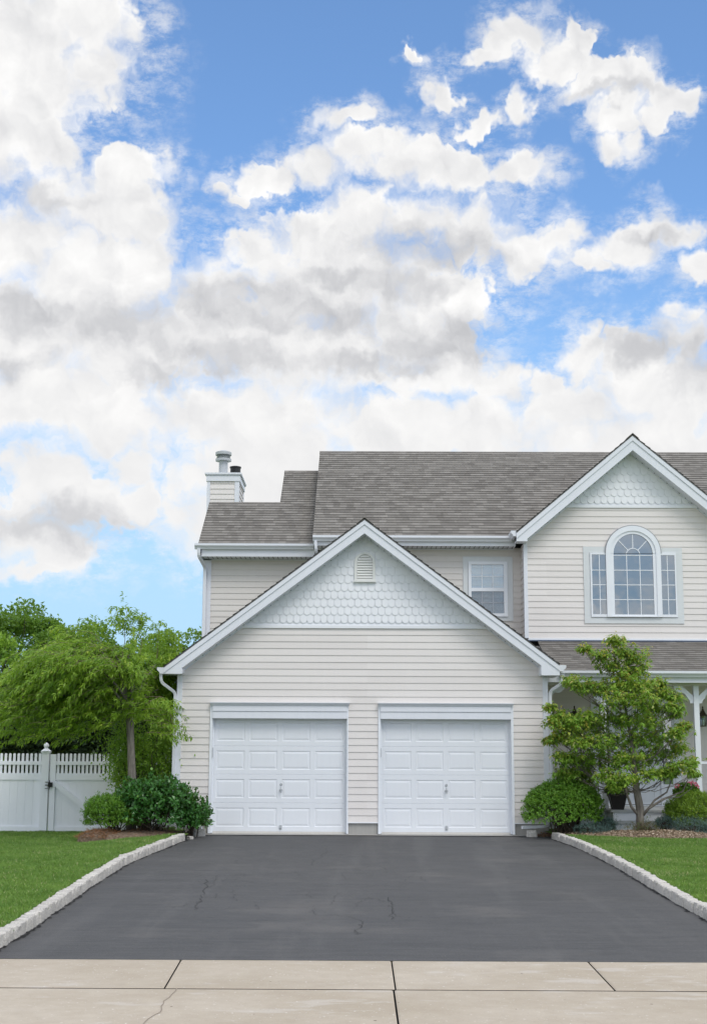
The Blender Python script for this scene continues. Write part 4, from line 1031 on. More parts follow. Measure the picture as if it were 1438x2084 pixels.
g1 = thing('garden_gate', 'white vinyl gate with a diagonal brace and black latch beside the cherry trunk', 'gate')
pieces('stile', fence_m, g1, [(-6.163, -6.055, FY-.045, FY+.02, FZ0, 1.47), (-4.93, -4.84, FY-.045, FY+.02, FZ0, 1.47)], bevel=.004)
fence_panel(g1, -6.055, -4.93)
b = MB(); b.prism([(-6.055, .955), (-6.055, .85), (-5.06, .09), (-4.93, .09), (-4.93, .115)], lambda a, c, q: (a, FY+q, c), -.06, -.008); b.build('brace', fence_m, g1)
b = MB(); b.box(-6.185, -6.10, FY-.085, FY-.05, .84, .93); b.box(-6.24, -6.19, FY-.10, FY-.062, .87, .885); b.box(-6.24, -6.19, FY-.10, FY-.062, .81, .82); b.box(-6.24, -6.19, FY-.10, FY-.062, .93, .94); b.tube([(-6.15, FY-.1, .80), (-6.15, FY-.1, .97)], .010, 6)
b.build('latch', black_m, g1, bevel=.003)
f2 = thing('picket_fence', 'short white fence between gate and garage corner, mostly hidden behind shrubs', 'fence')
fpost(f2, -4.83, -4.71, 1.50); fence_panel(f2, -4.71, -3.55)

# ------------------------------------------------------------------ kerbs of granite blocks
def stone(b, c, ax, L, Wd, H_, rs, m=0):
    """irregular bevelled block; ax: unit direction of the length in plan"""
    px_, py_ = -ax[1], ax[0]; vs = []
    j = lambda s_: (rs.random()-.5)*s_
    lv = [(0, 1., 1.), (.72, 1., 1.), (.93, .95, .96), (1., .80, .86)]
    rings = []
    for h, fl, fw in lv:
        r_ = []
        for su, sv_ in ((-1, -.7), (-.8, -1), (0, -1.02), (.8, -1), (1, -.7), (1, .7), (.8, 1), (0, 1.02), (-.8, 1), (-1, .7)):
            a, c_ = su*L/2*fl+j(.014), sv_*Wd/2*fw+j(.014)
            r_.append((c[0]+ax[0]*a+px_*c_, c[1]+ax[1]*a+py_*c_, c[2]+h*H_+j(.010)))
        rings.append(r_)
    for i in range(3):
        for k in range(10): b.face([rings[i][k], rings[i][(k+1) % 10], rings[i+1][(k+1) % 10], rings[i+1][k]], m)
    ctr = tuple(sum(p[i] for p in rings[3])/10+(.004 if i == 2 else 0) for i in range(3))
    for k in range(10): b.face([rings[3][k], rings[3][(k+1) % 10], ctr], m)
def kerb(label, cf, y0, y1, side):
    root = thing('stone_kerb', label, 'kerb'); rs = random.Random(int(y1*10)+side)
    y = y1
    while y > y0:
        L = .185+rs.random()*.05; ym = y-L/2; x = cf(ym)-side*.055
        dx = cf(ym-.05)-cf(ym+.05); n_ = math.hypot(dx, .1)
        b = MB(); z = gz(0, ym)-.06+(rs.random()-.5)*.012
        stone(b, (0, 0, 0), (dx/n_, -.1/n_), L-.006, .125+rs.random()*.012, .175, rs)
        o = b.build('block', granite_m, root); o.location = (x+(rs.random()-.5)*.014, ym, z)
        y -= L+.004
kerb('kerb of rough pale granite blocks along the left edge of the driveway', curb_l, -14.0, -1.45, 1)
kerb('kerb of rough pale granite blocks along the right edge of the driveway', curb_r, -14.0, -.68, -1)
for nm, lab, c, ax, L in (('splash_stone', 'loose granite stone lying under the downspout at the left garage corner', (-3.02, -.55, -.05), (.85, .52), .24), ('splash_stone', 'grey stone block propping the downspout at the right garage corner', (2.97, -.30, -.05), (.95, -.1), .20)):
    b = MB(); stone(b, (0, 0, 0), ax, L, .15, .20, random.Random(3)); o = b.build(nm, granite_m); o.location = c; tag(o, lab, 'stone')
b = MB(); stone(b, (0, 0, 0), (.75, -.65), .26, .10, .09, random.Random(5)); o = b.build('splash_stone', granite_m); o.location = (-3.14, -1.12, -.03); tag(o, 'flat sunken stone between the left kerb end and the loose granite stone', 'stone')
# crumbled asphalt edge along the kerbs
NR = np.random.default_rng(11)

def frames(d, rng, tilt=None):
    """orthonormal side/normal for unit directions d (N,3)"""
    r = rng.normal(size=d.shape); s = np.cross(d, r); s /= np.linalg.norm(s, axis=1)[:, None]+1e-9
    return s, np.cross(s, d)
def leaves(name, pos, dr, L, Wd, m, parent, rng, normal=None, tip=None, rnd=None, curl=.18):
    """each leaf is a folded blade: two halves meeting on the midrib (one six-sided outline as 2 quads)"""
    N = len(pos); d = dr/(np.linalg.norm(dr, axis=1)[:, None]+1e-9)
    if normal is None: s, n = frames(d, rng)
    else:
        s = np.cross(d, normal); s /= np.linalg.norm(s, axis=1)[:, None]+1e-9; n = np.cross(s, d)
    L = L[:, None]; Wd = Wd[:, None]
    a = pos; tipp = pos+d*L-n*L*curl; mid = pos+d*L*.5+n*L*curl*.3
    l1 = pos+d*L*.42+s*Wd*.5+n*Wd*.18; r1 = pos+d*L*.42-s*Wd*.5+n*Wd*.18
    V = np.empty((N*2, 4, 3)); V[0::2] = np.stack([a, l1, tipp, mid], 1); V[1::2] = np.stack([a, mid, tipp, r1], 1)
    if rnd is None: rnd = rng.random(N)
    return quadmesh(name, V, m, parent, np.repeat(rnd, 2), None if tip is None else np.repeat(tip, 2))
def unit(v): return v/(np.linalg.norm(v, axis=1)[:, None]+1e-9)

# ------------------------------------------------------------------ grass
BEDS = ((-3.95, -.75, .86, 1.2), (-4.62, -1.25, .46, .43), (5.12, -1.05, 1.36, 1.0), (3.95, -.60, .58, .95), (6.9, -.6, 1.4, .9))
def grass(xf0, xf1, y0, y1, dens, h, seed, label):
    rng = np.random.default_rng(seed); N = int(dens*(y1-y0)*9*1.45)
    y = rng.uniform(y0, y1, N); a = np.array([xf0(q) for q in np.linspace(y0, y1, 60)]); c = np.array([xf1(q) for q in np.linspace(y0, y1, 60)])
    A = np.interp(y, np.linspace(y0, y1, 60), a); Cc = np.interp(y, np.linspace(y0, y1, 60), c)
    x = rng.uniform(A.min(), Cc.max(), N); k = (x > A) & (x < Cc)
    for (mx, my, mrx, mry) in BEDS: k &= ((x-mx)/(mrx*1.0))**2+((y-my)/(mry*1.0))**2 > 1
    k &= ~((x > -4.9) & (x < -3.0) & (y > -1.1)); k &= ~((x > 3.) & (y > -1.2) & (x < 6.6))
    x, y = x[k], y[k]; N = len(x)
    z = .04+.0245*np.clip(y, -14, 0)+lawn_off(x, y)-.004
    tuft = np.sin(x*7.1+y*3.3)*np.sin(x*2.9-y*6.1)*.5+.5
    H_ = h*(.55+.6*rng.random(N)+.4*tuft)
    ang = rng.uniform(0, 6.283, N); w_ = .0035+.0025*rng.random(N)
    ln = rng.normal(0, .35, (N, 2))*H_[:, None]
    p0 = np.stack([x, y, z], 1); s = np.stack([np.cos(ang)*w_, np.sin(ang)*w_, 0*w_], 1)
    md = p0+np.stack([ln[:, 0]*.35, ln[:, 1]*.35, H_*.6], 1); tp = p0+np.stack([ln[:, 0], ln[:, 1], H_], 1)
    V = np.stack([p0-s, p0+s, md+s*.7, tp], 1)
    V2 = np.stack([p0-s, md+s*.7, tp, md-s*.7], 1)
    stripe = .5+.5*np.sin((x*.6+y)*3.6)          # mower passes run across the lawn
    big = .5+.25*np.sin(x*1.3+y*.55+1)+.25*np.sin(x*.6-y*1.1)
    dry = np.sin(x*2.3+np.sin(y*1.9)*1.3)*np.sin(y*1.7+x*.6) > .72
    r = np.clip(rng.random(N)**1.15*.72+.26*tuft*big+.16*stripe-.10, 0, .925); r = np.where(rng.random(N) < np.where(dry, .16, .03), 1., r)
    o = quadmesh('lawn_grass', V, grass_m, None, r); return tag(o, kind='stuff', label=label)
grass(lambda y: -.13-(y+26.6)*.262-2.2, lambda y: curb_l(y)-.13 if y < -.9 else -3.9, -13.9, 1.45, 2600, .045, 1, 'mown green lawn left of the driveway')
grass(lambda y: curb_r(y)+.13, lambda y: -.13+(y+26.6)*.262+2.2, -13.9, -1.0, 2600, .045, 2, 'mown green lawn right of the driveway')

# ------------------------------------------------------------------ beds
def mound(name, cx_, cy_, rx, ry, h, m, z0):
    b = MB(); n, rr = 28, 8; rs = random.Random(name+str(cx_)); pts = []
    for i in range(rr+1):
        t_ = i/rr; row = []
        for k in range(n):
            a = 2*math.pi*k/n; w_ = 1+.12*math.sin(3*a+cx_)+.07*math.sin(7*a)
            row.append((cx_+rx*t_*w_*math.cos(a), cy_+ry*t_*w_*math.sin(a), (z0+h*(1-t_**2.2)+(rs.random()-.5)*.015) if i < rr else z0-.16))
        pts.append(row)
    for i in range(rr):
        for k in range(n): b.face([pts[i][k], pts[i+1][k], pts[i+1][(k+1) % n], pts[i][(k+1) % n]])
    return tag(b.build(name, m, smooth=True), kind='structure')
def litter(cx_, cy_, rx, ry, h, z0, N, L, Wd, m, seed, label, flat=.25):
    rng = np.random.default_rng(seed); a = rng.uniform(0, 6.283, N); t_ = np.sqrt(rng.random(N))
    w_ = 1+.12*np.sin(3*a+cx_)+.07*np.sin(7*a)
    pos = np.stack([cx_+rx*t_*w_*np.cos(a), cy_+ry*t_*w_*np.sin(a), z0+h*(1-t_**2.2)+.006+.012*rng.random(N)], 1)
    d = unit(np.stack([rng.normal(size=N), rng.normal(size=N), rng.normal(0, flat, N)], 1))
    nn = unit(np.stack([rng.normal(0, .4, N), rng.normal(0, .4, N), np.ones(N)], 1))
    o = leaves('mulch_litter', pos, d, L*(.5+rng.random(N)), Wd*(.5+rng.random(N)), m, None, rng, normal=nn, curl=.05)
    return tag(o, label=label, kind='stuff')
mound('mulch_bed', -3.95, -.72, .80, 1.1, .09, mulch_m, .065)
mound('mulch_bed', -4.62, -1.25, .45, .42, .13, mulch_m, .03)
mound('mulch_bed', 5.12, -1.0, 1.30, .98, .085, mulch_m, .085)
mound('mulch_bed', 3.95, -.60, .58, .85, .05, mulch_m, .07)
mound('mulch_bed', 3.44, -.02, .42, .36, .05, mulch_m, .035)
mound('mulch_bed', 6.9, -.6, 1.3, .85, .06, mulch_m, .08)
litter(-4.62, -1.25, .46, .43, .135, .035, 2600, .07, .006, straw_m, 21, 'reddish pine straw at the tip of the left bed')
litter(-3.95, -.70, .80, 1.0, .09, .06, 1800, .05, .006, straw_m, 22, 'dry straw under the dark broad leaved shrub')
litter(5.12, -1.0, 1.30, .98, .088, .088, 12000, .035, .016, chips_m, 23, 'tan wood chips around the dogwood trunk')
litter(3.95, -.60, .58, .85, .05, .075, 3000, .035, .016, chips_m, 27, 'tan wood chips below the round shrub and junipers')
litter(3.44, -.02, .42, .36, .05, .04, 900, .035, .012, straw_m, 24, 'dark bark mulch below the right garage corner')

# ------------------------------------------------------------------ vegetation
def curve(p0, p1, n, bend, rng, wob=.03):
    p0, p1 = np.array(p0, float), np.array(p1, float); t = np.linspace(0, 1, n)[:, None]
    L = np.linalg.norm(p1-p0); off = np.array(bend)[None]*np.sin(math.pi*t)
    w_ = rng.normal(0, wob*L, (n, 3)); w_[0] = 0; w_[-1] = 0
    return p0*(1-t)+p1*t+off+w_
def tree_root(name, label, cat, loc, group=None):
    t = thing(name, label, cat, group); t.location = loc; return t

def dogwood():
    rng = np.random.default_rng(4)
    base = np.array((4.86, -.70, .10)); root = thing('dogwood_tree', 'small tree with fresh green leaves standing in wood chips before the porch', 'tree')
    b = MB(); fork = np.array((4.80, -.70, .92))
    trunk = [base, (4.85, -.70, .35), (4.86, -.69, .55), fork, (4.78, -.68, 1.3), (4.74, -.66, 1.8), (4.66, -.66, 2.3), (4.55, -.68, 2.8), (4.45, -.7, 3.3)]
    tr = [.080, .068, .072, .060, .040, .028, .020, .012, .006]
    b.tube(trunk, tr, 12)
    tk = np.array(trunk, float)
    b.tube([(4.84, -.70, .42), (4.70, -.74, .58), (4.62, -.76, .80), (4.55, -.78, 1.1)], [.032, .026, .02, .015], 8)
    b.tube([(4.87, -.70, .40), (5.0, -.76, .56), (5.25, -.82, .72), (5.6, -.82, .86), (5.72, -.8, 1.1)], [.03, .026, .02, .014, .007], 8)
    b.tube([(5.0, -.76, .56), (5.12, -.70, .70), (5.35, -.66, .84), (5.5, -.6, 1.15)], [.02, .018, .014, .007], 8)
    b.tube([(5.3, -.82, .74), (5.55, -.8, .76), (5.78, -.76, .92), (5.84, -.74, 1.2)], [.010, .008, .006, .004], 6)
    P_, D_, Nn, T_ = [], [], [], []
    for (cx_, cz, r) in DOGWOOD:
        depth = rng.normal(0, .38)*(1 if cz < 2.6 else .5)*(.45 if abs(cx_-4.6) > .85 else 1); cy = -.72+depth
        cc = np.array((cx_, cy, cz))
        # attach to the trunk lower down
        zt = max(.85, cz-.25-abs(cx_-4.7)*.45); i = np.argmin(abs(tk[:, 2]-zt)); a = tk[i].copy()
        if zt < 3.2: a = np.array((np.interp(zt, tk[:, 2], tk[:, 0]), np.interp(zt, tk[:, 2], tk[:, 1]), zt))
        end = cc-np.array((0, 0, r*.35))
        pth = curve(a, end, 7, (0, 0, -.10*abs(cx_-4.7)), rng, .02)
        b.tube(pth, list(np.linspace(.010 if r > .12 else .007, .003, 7)), 6)
        nt = int(16+r*215)
        for k in range(nt):
            e = cc+rng.normal(0, 1, 3)*np.array((r*.66, r*.8, r*.34))
            s_ = pth[rng.integers(3, 7)]
            if k % 6 == 0: b.tube(curve(s_, e, 4, (0, 0, -.01), rng, .04), [.004, .0035, .003, .0015], 4)
            m_ = rng.integers(6, 11)
            # whorl of drooping leaves at the twig tip
            ang = rng.uniform(0, 6.283, m_)
            d = np.stack([np.cos(ang), np.sin(ang), rng.uniform(-.75, .25, m_)], 1)+(e-cc)/(r+.01)*.25
            P_.append(e+rng.normal(0, .022, (m_, 3))); D_.append(d)
            hgt = np.clip(((e-cc)[2]/(r*.5)), -1, 1)*.3+.35+.45*max(0, (cz-2.0)/1.6)+(.45 if abs(cx_-4.6) > 1.0 and cz > 1.6 else 0)
            T_.append(np.full(m_, max(0, min(1, hgt)))*(rng.random(m_) < .6))
    P_ = np.concatenate(P_); D_ = unit(np.concatenate(D_)); T_ = np.concatenate(T_); N = len(P_)
    up = unit(np.stack([rng.normal(0, .35, N), rng.normal(0, .35, N)-.1, np.ones(N)], 1))
    b.build('trunk', bark_m, root, smooth=True)
    leaves('crown', P_, D_, .062+.034*rng.random(N), .029+.015*rng.random(N), dog_m, root, rng, normal=up, tip=T_, curl=.28)
DOGWOOD = [(4.44,3.53,0.13),(3.95,3.4,0.08),(4.17,3.26,0.14),(4.59,3.35,0.15),(4.84,3.27,0.18),(4.43,3.11,0.18),(4.92,3.04,0.16),(4.65,2.91,0.22),(3.67,2.82,0.13),(3.89,2.73,0.16),(4.16,2.69,0.2),(4.47,2.73,0.22),(4.82,2.73,0.22),(5.09,2.74,0.16),(5.31,2.78,0.09),(5.26,2.6,0.13),(4.46,2.47,0.25),(4.9,2.47,0.25),(5.21,2.38,0.18),(5.53,2.52,0.09),(5.48,2.34,0.13),(3.27,2.33,0.06),(3.48,2.2,0.13),(3.32,2.09,0.11),(3.65,2.11,0.16),(3.92,2.16,0.16),(3.56,1.98,0.18),(3.28,1.75,0.08),(3.83,1.94,0.2),(4.14,2.03,0.2),(4.45,2.16,0.23),(4.8,2.12,0.25),(5.16,2.12,0.22),(5.56,2.25,0.1),(3.43,1.81,0.13),(3.73,1.72,0.2),(4.09,1.72,0.23),(4.49,1.77,0.25),(4.88,1.77,0.25),(5.24,1.81,0.22),(5.5,1.9,0.14),(5.67,2.01,0.09),(3.51,1.46,0.14),(3.82,1.42,0.2),(4.17,1.42,0.23),(4.56,1.42,0.25),(4.96,1.42,0.25),(5.32,1.55,0.22),(5.63,1.64,0.16),(5.75,1.38,0.12),(5.48,1.29,0.16),(3.59,1.2,0.16),(3.9,1.11,0.2),(3.85,0.92,0.11),(4.25,1.12,0.18),(4.6,1.07,0.16),(5.04,1.19,0.16),(5.35,1.19,0.13),(5.7,1.19,0.08),(4.33,0.94,0.09)]

dogwood()

def cherry():
    rng = np.random.default_rng(8)
    root = thing('weeping_cherry_tree', 'wind-blown weeping tree with narrow lime green leaves and grey trunk left of the garage', 'tree')
    bx, by = -4.22, -.55
    b = MB()
    b.tube([(bx+.0, by, .02), (bx, by, .4), (bx+.0, by, .9), (bx-.04, by, 1.5), (bx-.08, by, 2.05), (bx-.10, by, 2.3)], [.100, .084, .076, .068, .066, .05], 14)
    top = np.array((bx-.10, by, 2.25))
    # envelope of the dome: crown height against x
    ex = np.array((-6.75, -6.45, -6.1, -5.75, -5.4, -5.0, -4.6, -4.2, -3.9, -3.65, -3.45))
    ez = np.array((1.95, 2.45, 2.95, 3.4, 3.72, 3.80, 3.62, 3.55, 3.45, 3.2, 2.5))
    limbs = []
    for k in range(34):
        x = rng.choice([rng.uniform(-6.3, -4.6), rng.uniform(-4.9, -3.55)], p=[.68, .32])
        y = by+rng.normal(0, .62)*(1 if x < -4.3 else .75); z = np.interp(x, ex, ez)-.12-.28*abs(y-by)-rng.random()*.25
        if x > -4.0: y = by+.75+abs(y-by)*.6; x = min(x, -3.7)
        pth = curve(top+rng.normal(0, .03, 3), (x, y, z), 9, (0, 0, .22), rng, .012)
        b.tube(pth, list(np.linspace(.026, .005, 9)*(.6+.5*rng.random())), 6); limbs.append(pth)
    b.tube([(bx-.1, by, 2.3), (bx-.05, by, 2.7), (bx-.16, by+.02, 3.1), (bx-.1, by, 3.5)], [.05, .04, .03, .018], 8)
    P_, D_, R_ = [], [], []
    tw = MB()
    def strand(s_, v0, L, wind, hang, thick=.004, draw=True, dens=.018):
        n = max(5, int(L/.07)); p = s_.copy(); v = v0/np.linalg.norm(v0); pts = [p.copy()]
        for i in range(n):
            v = v+np.array((wind*.05, 0, -hang*.085))+rng.normal(0, .05, 3); v /= np.linalg.norm(v)
            p = p+v*.07; pts.append(p.copy())
        if draw and not (max(p_[0] for p_ in pts) > -3.8 and s_[2] > 2.3): tw.tube(pts, list(np.linspace(thick, .0015, len(pts))), 4, cap=False)
        pts = np.array(pts); m_ = int(L/dens)
        t = rng.random(m_)*(len(pts)-1.001); i = t.astype(int); f = (t-i)[:, None]
        q = pts[i]*(1-f)+pts[i+1]*f; dd = pts[i+1]-pts[i]; dd = dd/np.linalg.norm(dd, axis=1)[:, None]
        sd_ = np.where(rng.random(m_) < .5, 1, -1)[:, None]
        sidev = unit(np.cross(dd, rng.normal(size=(m_, 3))))
        d = dd*.6+sidev*sd_*.75+rng.normal(0, .2, (m_, 3))+np.array((wind*.28, 0, -.30))
        P_.append(q+rng.normal(0, .008, (m_, 3))); D_.append(d); R_.append(np.full(m_, rng.random()*.45))
    for k in range(1150):
        pth = limbs[rng.integers(len(limbs))]; j = rng.integers(3, 9); s_ = pth[j]+rng.normal(0, .06, 3)
        left = s_[0] < -4.35
        out = np.array((s_[0]-top[0], (s_[1]-by)*1.3, 0)); out /= np.linalg.norm(out)+.05
        v0 = out*rng.uniform(.5, 1.1)+np.array((-.45 if left else .05, rng.normal(0, .3)-.1, rng.uniform(-.1, .55)))
        L = rng.uniform(.45, 1.25) if left else rng.uniform(.35, .95)
        zmin = 1.58 if left else 1.5
        L = min(L, max(.3, (s_[2]-zmin)*1.35))
        strand(s_, v0, L, -1. if left else -.2, rng.uniform(.8, 1.5), draw=(k % 2 == 0))
    for k in range(200):     # strands hanging in front of and around the top of the trunk
        strand(np.array((rng.uniform(-5.2, -3.75), by+rng.uniform(-.55, .35), rng.uniform(2.15, 3.0))), np.array((rng.normal(-.3, .5), rng.normal(0, .4), .1)), rng.uniform(.35, .75), -.8, 1.3, draw=k % 3 == 0)
    for k in range(230):
        strand(np.array((rng.uniform(-6.5, -4.5), by+rng.normal(0, .5), rng.uniform(1.85, 2.7))), np.array((-.8, rng.normal(0, .3), .05)), rng.uniform(.3, .65), -.9, 1.2, draw=k % 3 == 0)
    # low trailing branches on both sides, and one bare arching twig over the garage corner
    for k in range(60):
        strand(np.array((rng.uniform(-6.5, -5.0), by+rng.normal(0, .45), rng.uniform(1.75, 2.4))), np.array((-1., rng.normal(0, .3), .0)), rng.uniform(.3, .6), -1., 1.1, draw=k % 2 == 0)
    for k in range(26):
        strand(np.array((rng.uniform(-4.05, -3.65), by-.15+rng.normal(0, .25), rng.uniform(1.75, 2.5))), np.array((.35, rng.normal(0, .3), .1)), rng.uniform(.35, .75), -.7, 1.3)
    tw.tube([(-4.05, by-.1, 2.35), (-3.75, by-.2, 2.5), (-3.6, by-.25, 2.45), (-3.5, by-.25, 2.05), (-3.44, by-.25, 1.85)], [.008, .006, .005, .004, .002], 5)
    strand(np.array((-3.50, by-.25, 2.0)), np.array((.2, 0, -1.)), .22, 0, 1., draw=False, dens=.02)
    # upright tufts at the top
    for (x, z, h, n) in ((-4.42, 3.5, .62, 26), (-4.12, 3.45, .60, 22), (-4.0, 3.4, .5, 16), (-3.78, 3.3, .42, 22), (-3.62, 3.15, .36, 16), (-5.5, 3.55, .22, 14), (-5.1, 3.6, .2, 12), (-5.9, 3.1, .25, 10)):
        yy = by if x < -4.05 else .9; a = np.array((x, yy, z)); e = np.array((x-.02, yy, z+h)); tw.tube(curve((x-.05, yy, z-(.5 if x < -4.05 else .1)), e, 7, (0, 0, 0), rng, .02), list(np.linspace(.009, .003, 7)), 5)
        for k in range(n):
            t_ = rng.uniform(.2, 1.0); strand(a*(1-t_)+e*t_, np.array((rng.normal(-.25, .5), rng.normal(0, .5), .35)), rng.uniform(.12, .32), -.5, 2.0, draw=False, dens=.012)
    P_ = np.concatenate(P_); D_ = unit(np.concatenate(D_)); R_ = np.concatenate(R_); N = len(P_)
    m_ = (P_[:, 0] > -4.0) & (P_[:, 2] > 2.45) & (P_[:, 1] < .2); P_[m_, 1] = .25+np.abs(P_[m_, 1])*.5      # the crown passes behind the eave
    P_[:, 0] = np.where((P_[:, 2] > 2.45) & (P_[:, 0] > -3.58), -3.58-rng.random(N)*.2, P_[:, 0])
    b.build('trunk', bark_m, root, smooth=True); tw.build('branches', twig_m, root)
    print('cherry leaves', N)
    nr = unit(np.stack([rng.normal(0, .45, N), rng.normal(-.2, .45, N), np.ones(N)*.8], 1))
    leaves('crown', P_, D_, .068+.042*rng.random(N), .020+.012*rng.random(N), cherry_m, root, rng, normal=nr, rnd=np.clip(R_+rng.random(N)*.55, 0, 1), curl=.22)
cherry()

def shell_bush(name, label, c, rad, N, Lw, m, seed, cat='bush', nlobe=22, lobe=.22, base_z=.05, stem=darkbark_m, shoot=.0, group=None, upb=.55, flat_bottom=True, inner=.35, nst=26):
    """clipped or loose shrub: leaf sprays spread through the outer part of a lobed volume, stems inside"""
    rng = np.random.default_rng(seed); root = thing(name, label, cat, group)
    c = np.array(c, float); rad = np.array(rad, float)
    ld = unit(rng.normal(size=(nlobe, 3))); la = rng.uniform(-.6, 1., nlobe)*lobe; lk = rng.uniform(5, 14, nlobe)
    def radius(d): return 1+np.sum(la[None]*np.exp(lk[None]*(d@ld.T-1)), 1)
    ns = N//9
    d = unit(rng.normal(size=(ns, 3))); 
    if flat_bottom: d[:, 2] = np.where(d[:, 2] < -.35, -d[:, 2]*.6, d[:, 2]); d = unit(d)
    t = 1-inner*rng.random(ns)**1.6*1.0
    sp_ = c+d*rad*(radius(d)*t)[:, None]
    sp_ += shoot*d*rng.random((ns, 1))**4
    k = sp_[:, 2] > base_z+.03; sp_, d = sp_[k], d[k]; ns = len(sp_)
    rep = 9; base = np.repeat(sp_, rep, 0); dn_ = np.repeat(d, rep, 0); M_ = len(base)
    grow = unit(dn_*.7+np.array((0, 0, upb))+rng.normal(0, .30, (M_, 3)))
    off = rng.random(M_)*Lw[0]*2.2
    pos = base-grow*off[:, None]*.6+rng.normal(0, Lw[0]*.30, (M_, 3))
    ld_ = unit(grow*.6+rng.normal(0, .55, (M_, 3))+np.array((0, 0, .1)))
    nr = unit(dn_*.6+np.array((0, -.1, .8))+rng.normal(0, .4, (M_, 3)))
    br = np.repeat(rng.random(ns), rep)*.5
    leaves('foliage', pos, ld_, Lw[0]*(.7+.6*rng.random(M_)), Lw[1]*(.7+.6*rng.random(M_)), m, root, rng, normal=nr, rnd=np.clip(br+.5*rng.random(M_), 0, 1), curl=.15)
    b = MB()
    for i in range(nst):
        dd = unit(rng.normal(size=(1, 3)))[0]; dd[2] = abs(dd[2])*.9+.1
        e = c+dd*rad*.86
        s0 = np.array((c[0]+rng.normal(0, rad[0]*.16), c[1]+rng.normal(0, rad[1]*.16), base_z-.03))
        b.tube(curve(s0, e, 6, (0, 0, .05), rng, .03), list(np.linspace(.011, .003, 6)), 5)
    b.build('stems', stem, root, smooth=True); return root
shell_bush('round_shrub', 'round bright green clipped shrub at the right garage corner', (3.55, -.45, .53), (.68, .60, .52), 34000, (.032, .019), box_m, 31, lobe=.26, base_z=.06, shoot=.07, inner=.35, nst=60)
shell_bush('round_shrub', 'yellow-green rounded shrub at the far right edge below the porch post', (6.12, -.35, .42), (.74, .55, .42), 30000, (.034, .015), box2_m, 32, lobe=.2, base_z=.08, shoot=.07)
shell_bush('low_shrub', 'mid green fine leaved low shrub sloping down beside the gate', (-4.44, -.95, .38), (.54, .5, .38), 20000, (.032, .017), box2_m if False else box_m, 33, lobe=.25, base_z=.05, shoot=.09)
shell_bush('broadleaf_shrub', 'dark green broad leaved shrub spreading in front of the weeping tree trunk', (-3.78, -.95, .51), (.72, .55, .52), 9000, (.068, .044), broad_m, 34, lobe=.28, base_z=.05, shoot=.10, inner=.6, nst=40)
shell_bush('broadleaf_shrub', 'dark green broad leaved shrub reaching over the downspout to the garage door', (-3.12, -.80, .34), (.32, .36, .36), 2600, (.066, .043), broad_m, 35, lobe=.5, base_z=.05, shoot=.16, inner=.6, nst=16)
# junipers and small plants in the bed
shell_bush('juniper', 'low blue-green juniper between the round shrub and the porch steps', (4.02, -.80, .16), (.27, .24, .14), 5000, (.026, .006), juniper_m, 36, lobe=.4, base_z=.08, shoot=.08)
shell_bush('juniper', 'low blue-green juniper directly left of the dogwood', (4.26, -.55, .22), (.20, .24, .20), 4600, (.026, .006), juniper_m, 37, lobe=.45, base_z=.08, shoot=.10)
shell_bush('juniper', 'compact dark blue-green juniper right of the dogwood trunk', (5.30, -.55, .27), (.17, .17, .16), 3600, (.024, .006), juniper_m, 38, lobe=.35, base_z=.08, shoot=.06)
shell_bush('juniper', 'wide blue-green juniper in front of the yellow-green shrub at right', (5.76, -.90, .20), (.34, .26, .19), 6500, (.026, .006), juniper_m, 39, lobe=.4, base_z=.08, shoot=.08)
shell_bush('heather', 'brownish half dried dwarf plant at the foot of the dogwood', (4.86, -.98, .17), (.24, .20, .17), 3600, (.022, .007), brown_m, 40, cat='plant', lobe=.5, base_z=.08, shoot=.10, inner=.7)
shell_bush('climbing_shrub', 'dark leaved shrub growing behind the round shrub by the porch rail', (3.80, .15, 1.05), (.32, .22, .36), 4200, (.035, .02), oak_m, 41, lobe=.4, base_z=.08, shoot=.08, flat_bottom=False)
# multi-stemmed shrub behind the cherry trunk
def lilac():
    rng = np.random.default_rng(51); root = thing('lilac_shrub', 'tall many-stemmed shrub with light green leaves between gate and garage wall', 'shrub'); b = MB(); P_, D_ = [], []
    for k in range(46):
        s0 = np.array((-4.15+rng.normal(0, .14), .55+rng.normal(0, .12), .05)); e = s0+np.array((rng.uniform(-.75, .55), rng.normal(0, .28), rng.uniform(1.0, 2.3)))
        pth = curve(s0, e, 8, (0, 0, .12), rng, .015); b.tube(pth, list(np.linspace(.013, .003, 8)), 5)
        for j in range(4, 8):
            n_ = 50; q = pth[j]+rng.normal(0, 1, (n_, 3))*np.array((.13, .13, .11)); P_.append(q); D_.append(rng.normal(0, 1, (n_, 3))+np.array((0, 0, .2)))
    for (x0, x1, z0, z1, n_) in ((-4.72, -4.32, .9, 1.75, 1500), (-4.1, -3.62, 1.0, 2.6, 1800)):
        P_.append(np.stack([rng.uniform(x0, x1, n_), .5+rng.normal(0, .2, n_), rng.uniform(z0, z1, n_)], 1)+rng.normal(0, .05, (n_, 3))); D_.append(rng.normal(0, 1, (n_, 3)))
    P_ = np.concatenate(P_); D_ = unit(np.concatenate(D_)); N = len(P_)
    b.build('stems', darkbark_m, root, smooth=True); leaves('foliage', P_, D_, .045+.02*rng.random(N), .022+.01*rng.random(N), bright_m, root, rng)
lilac()

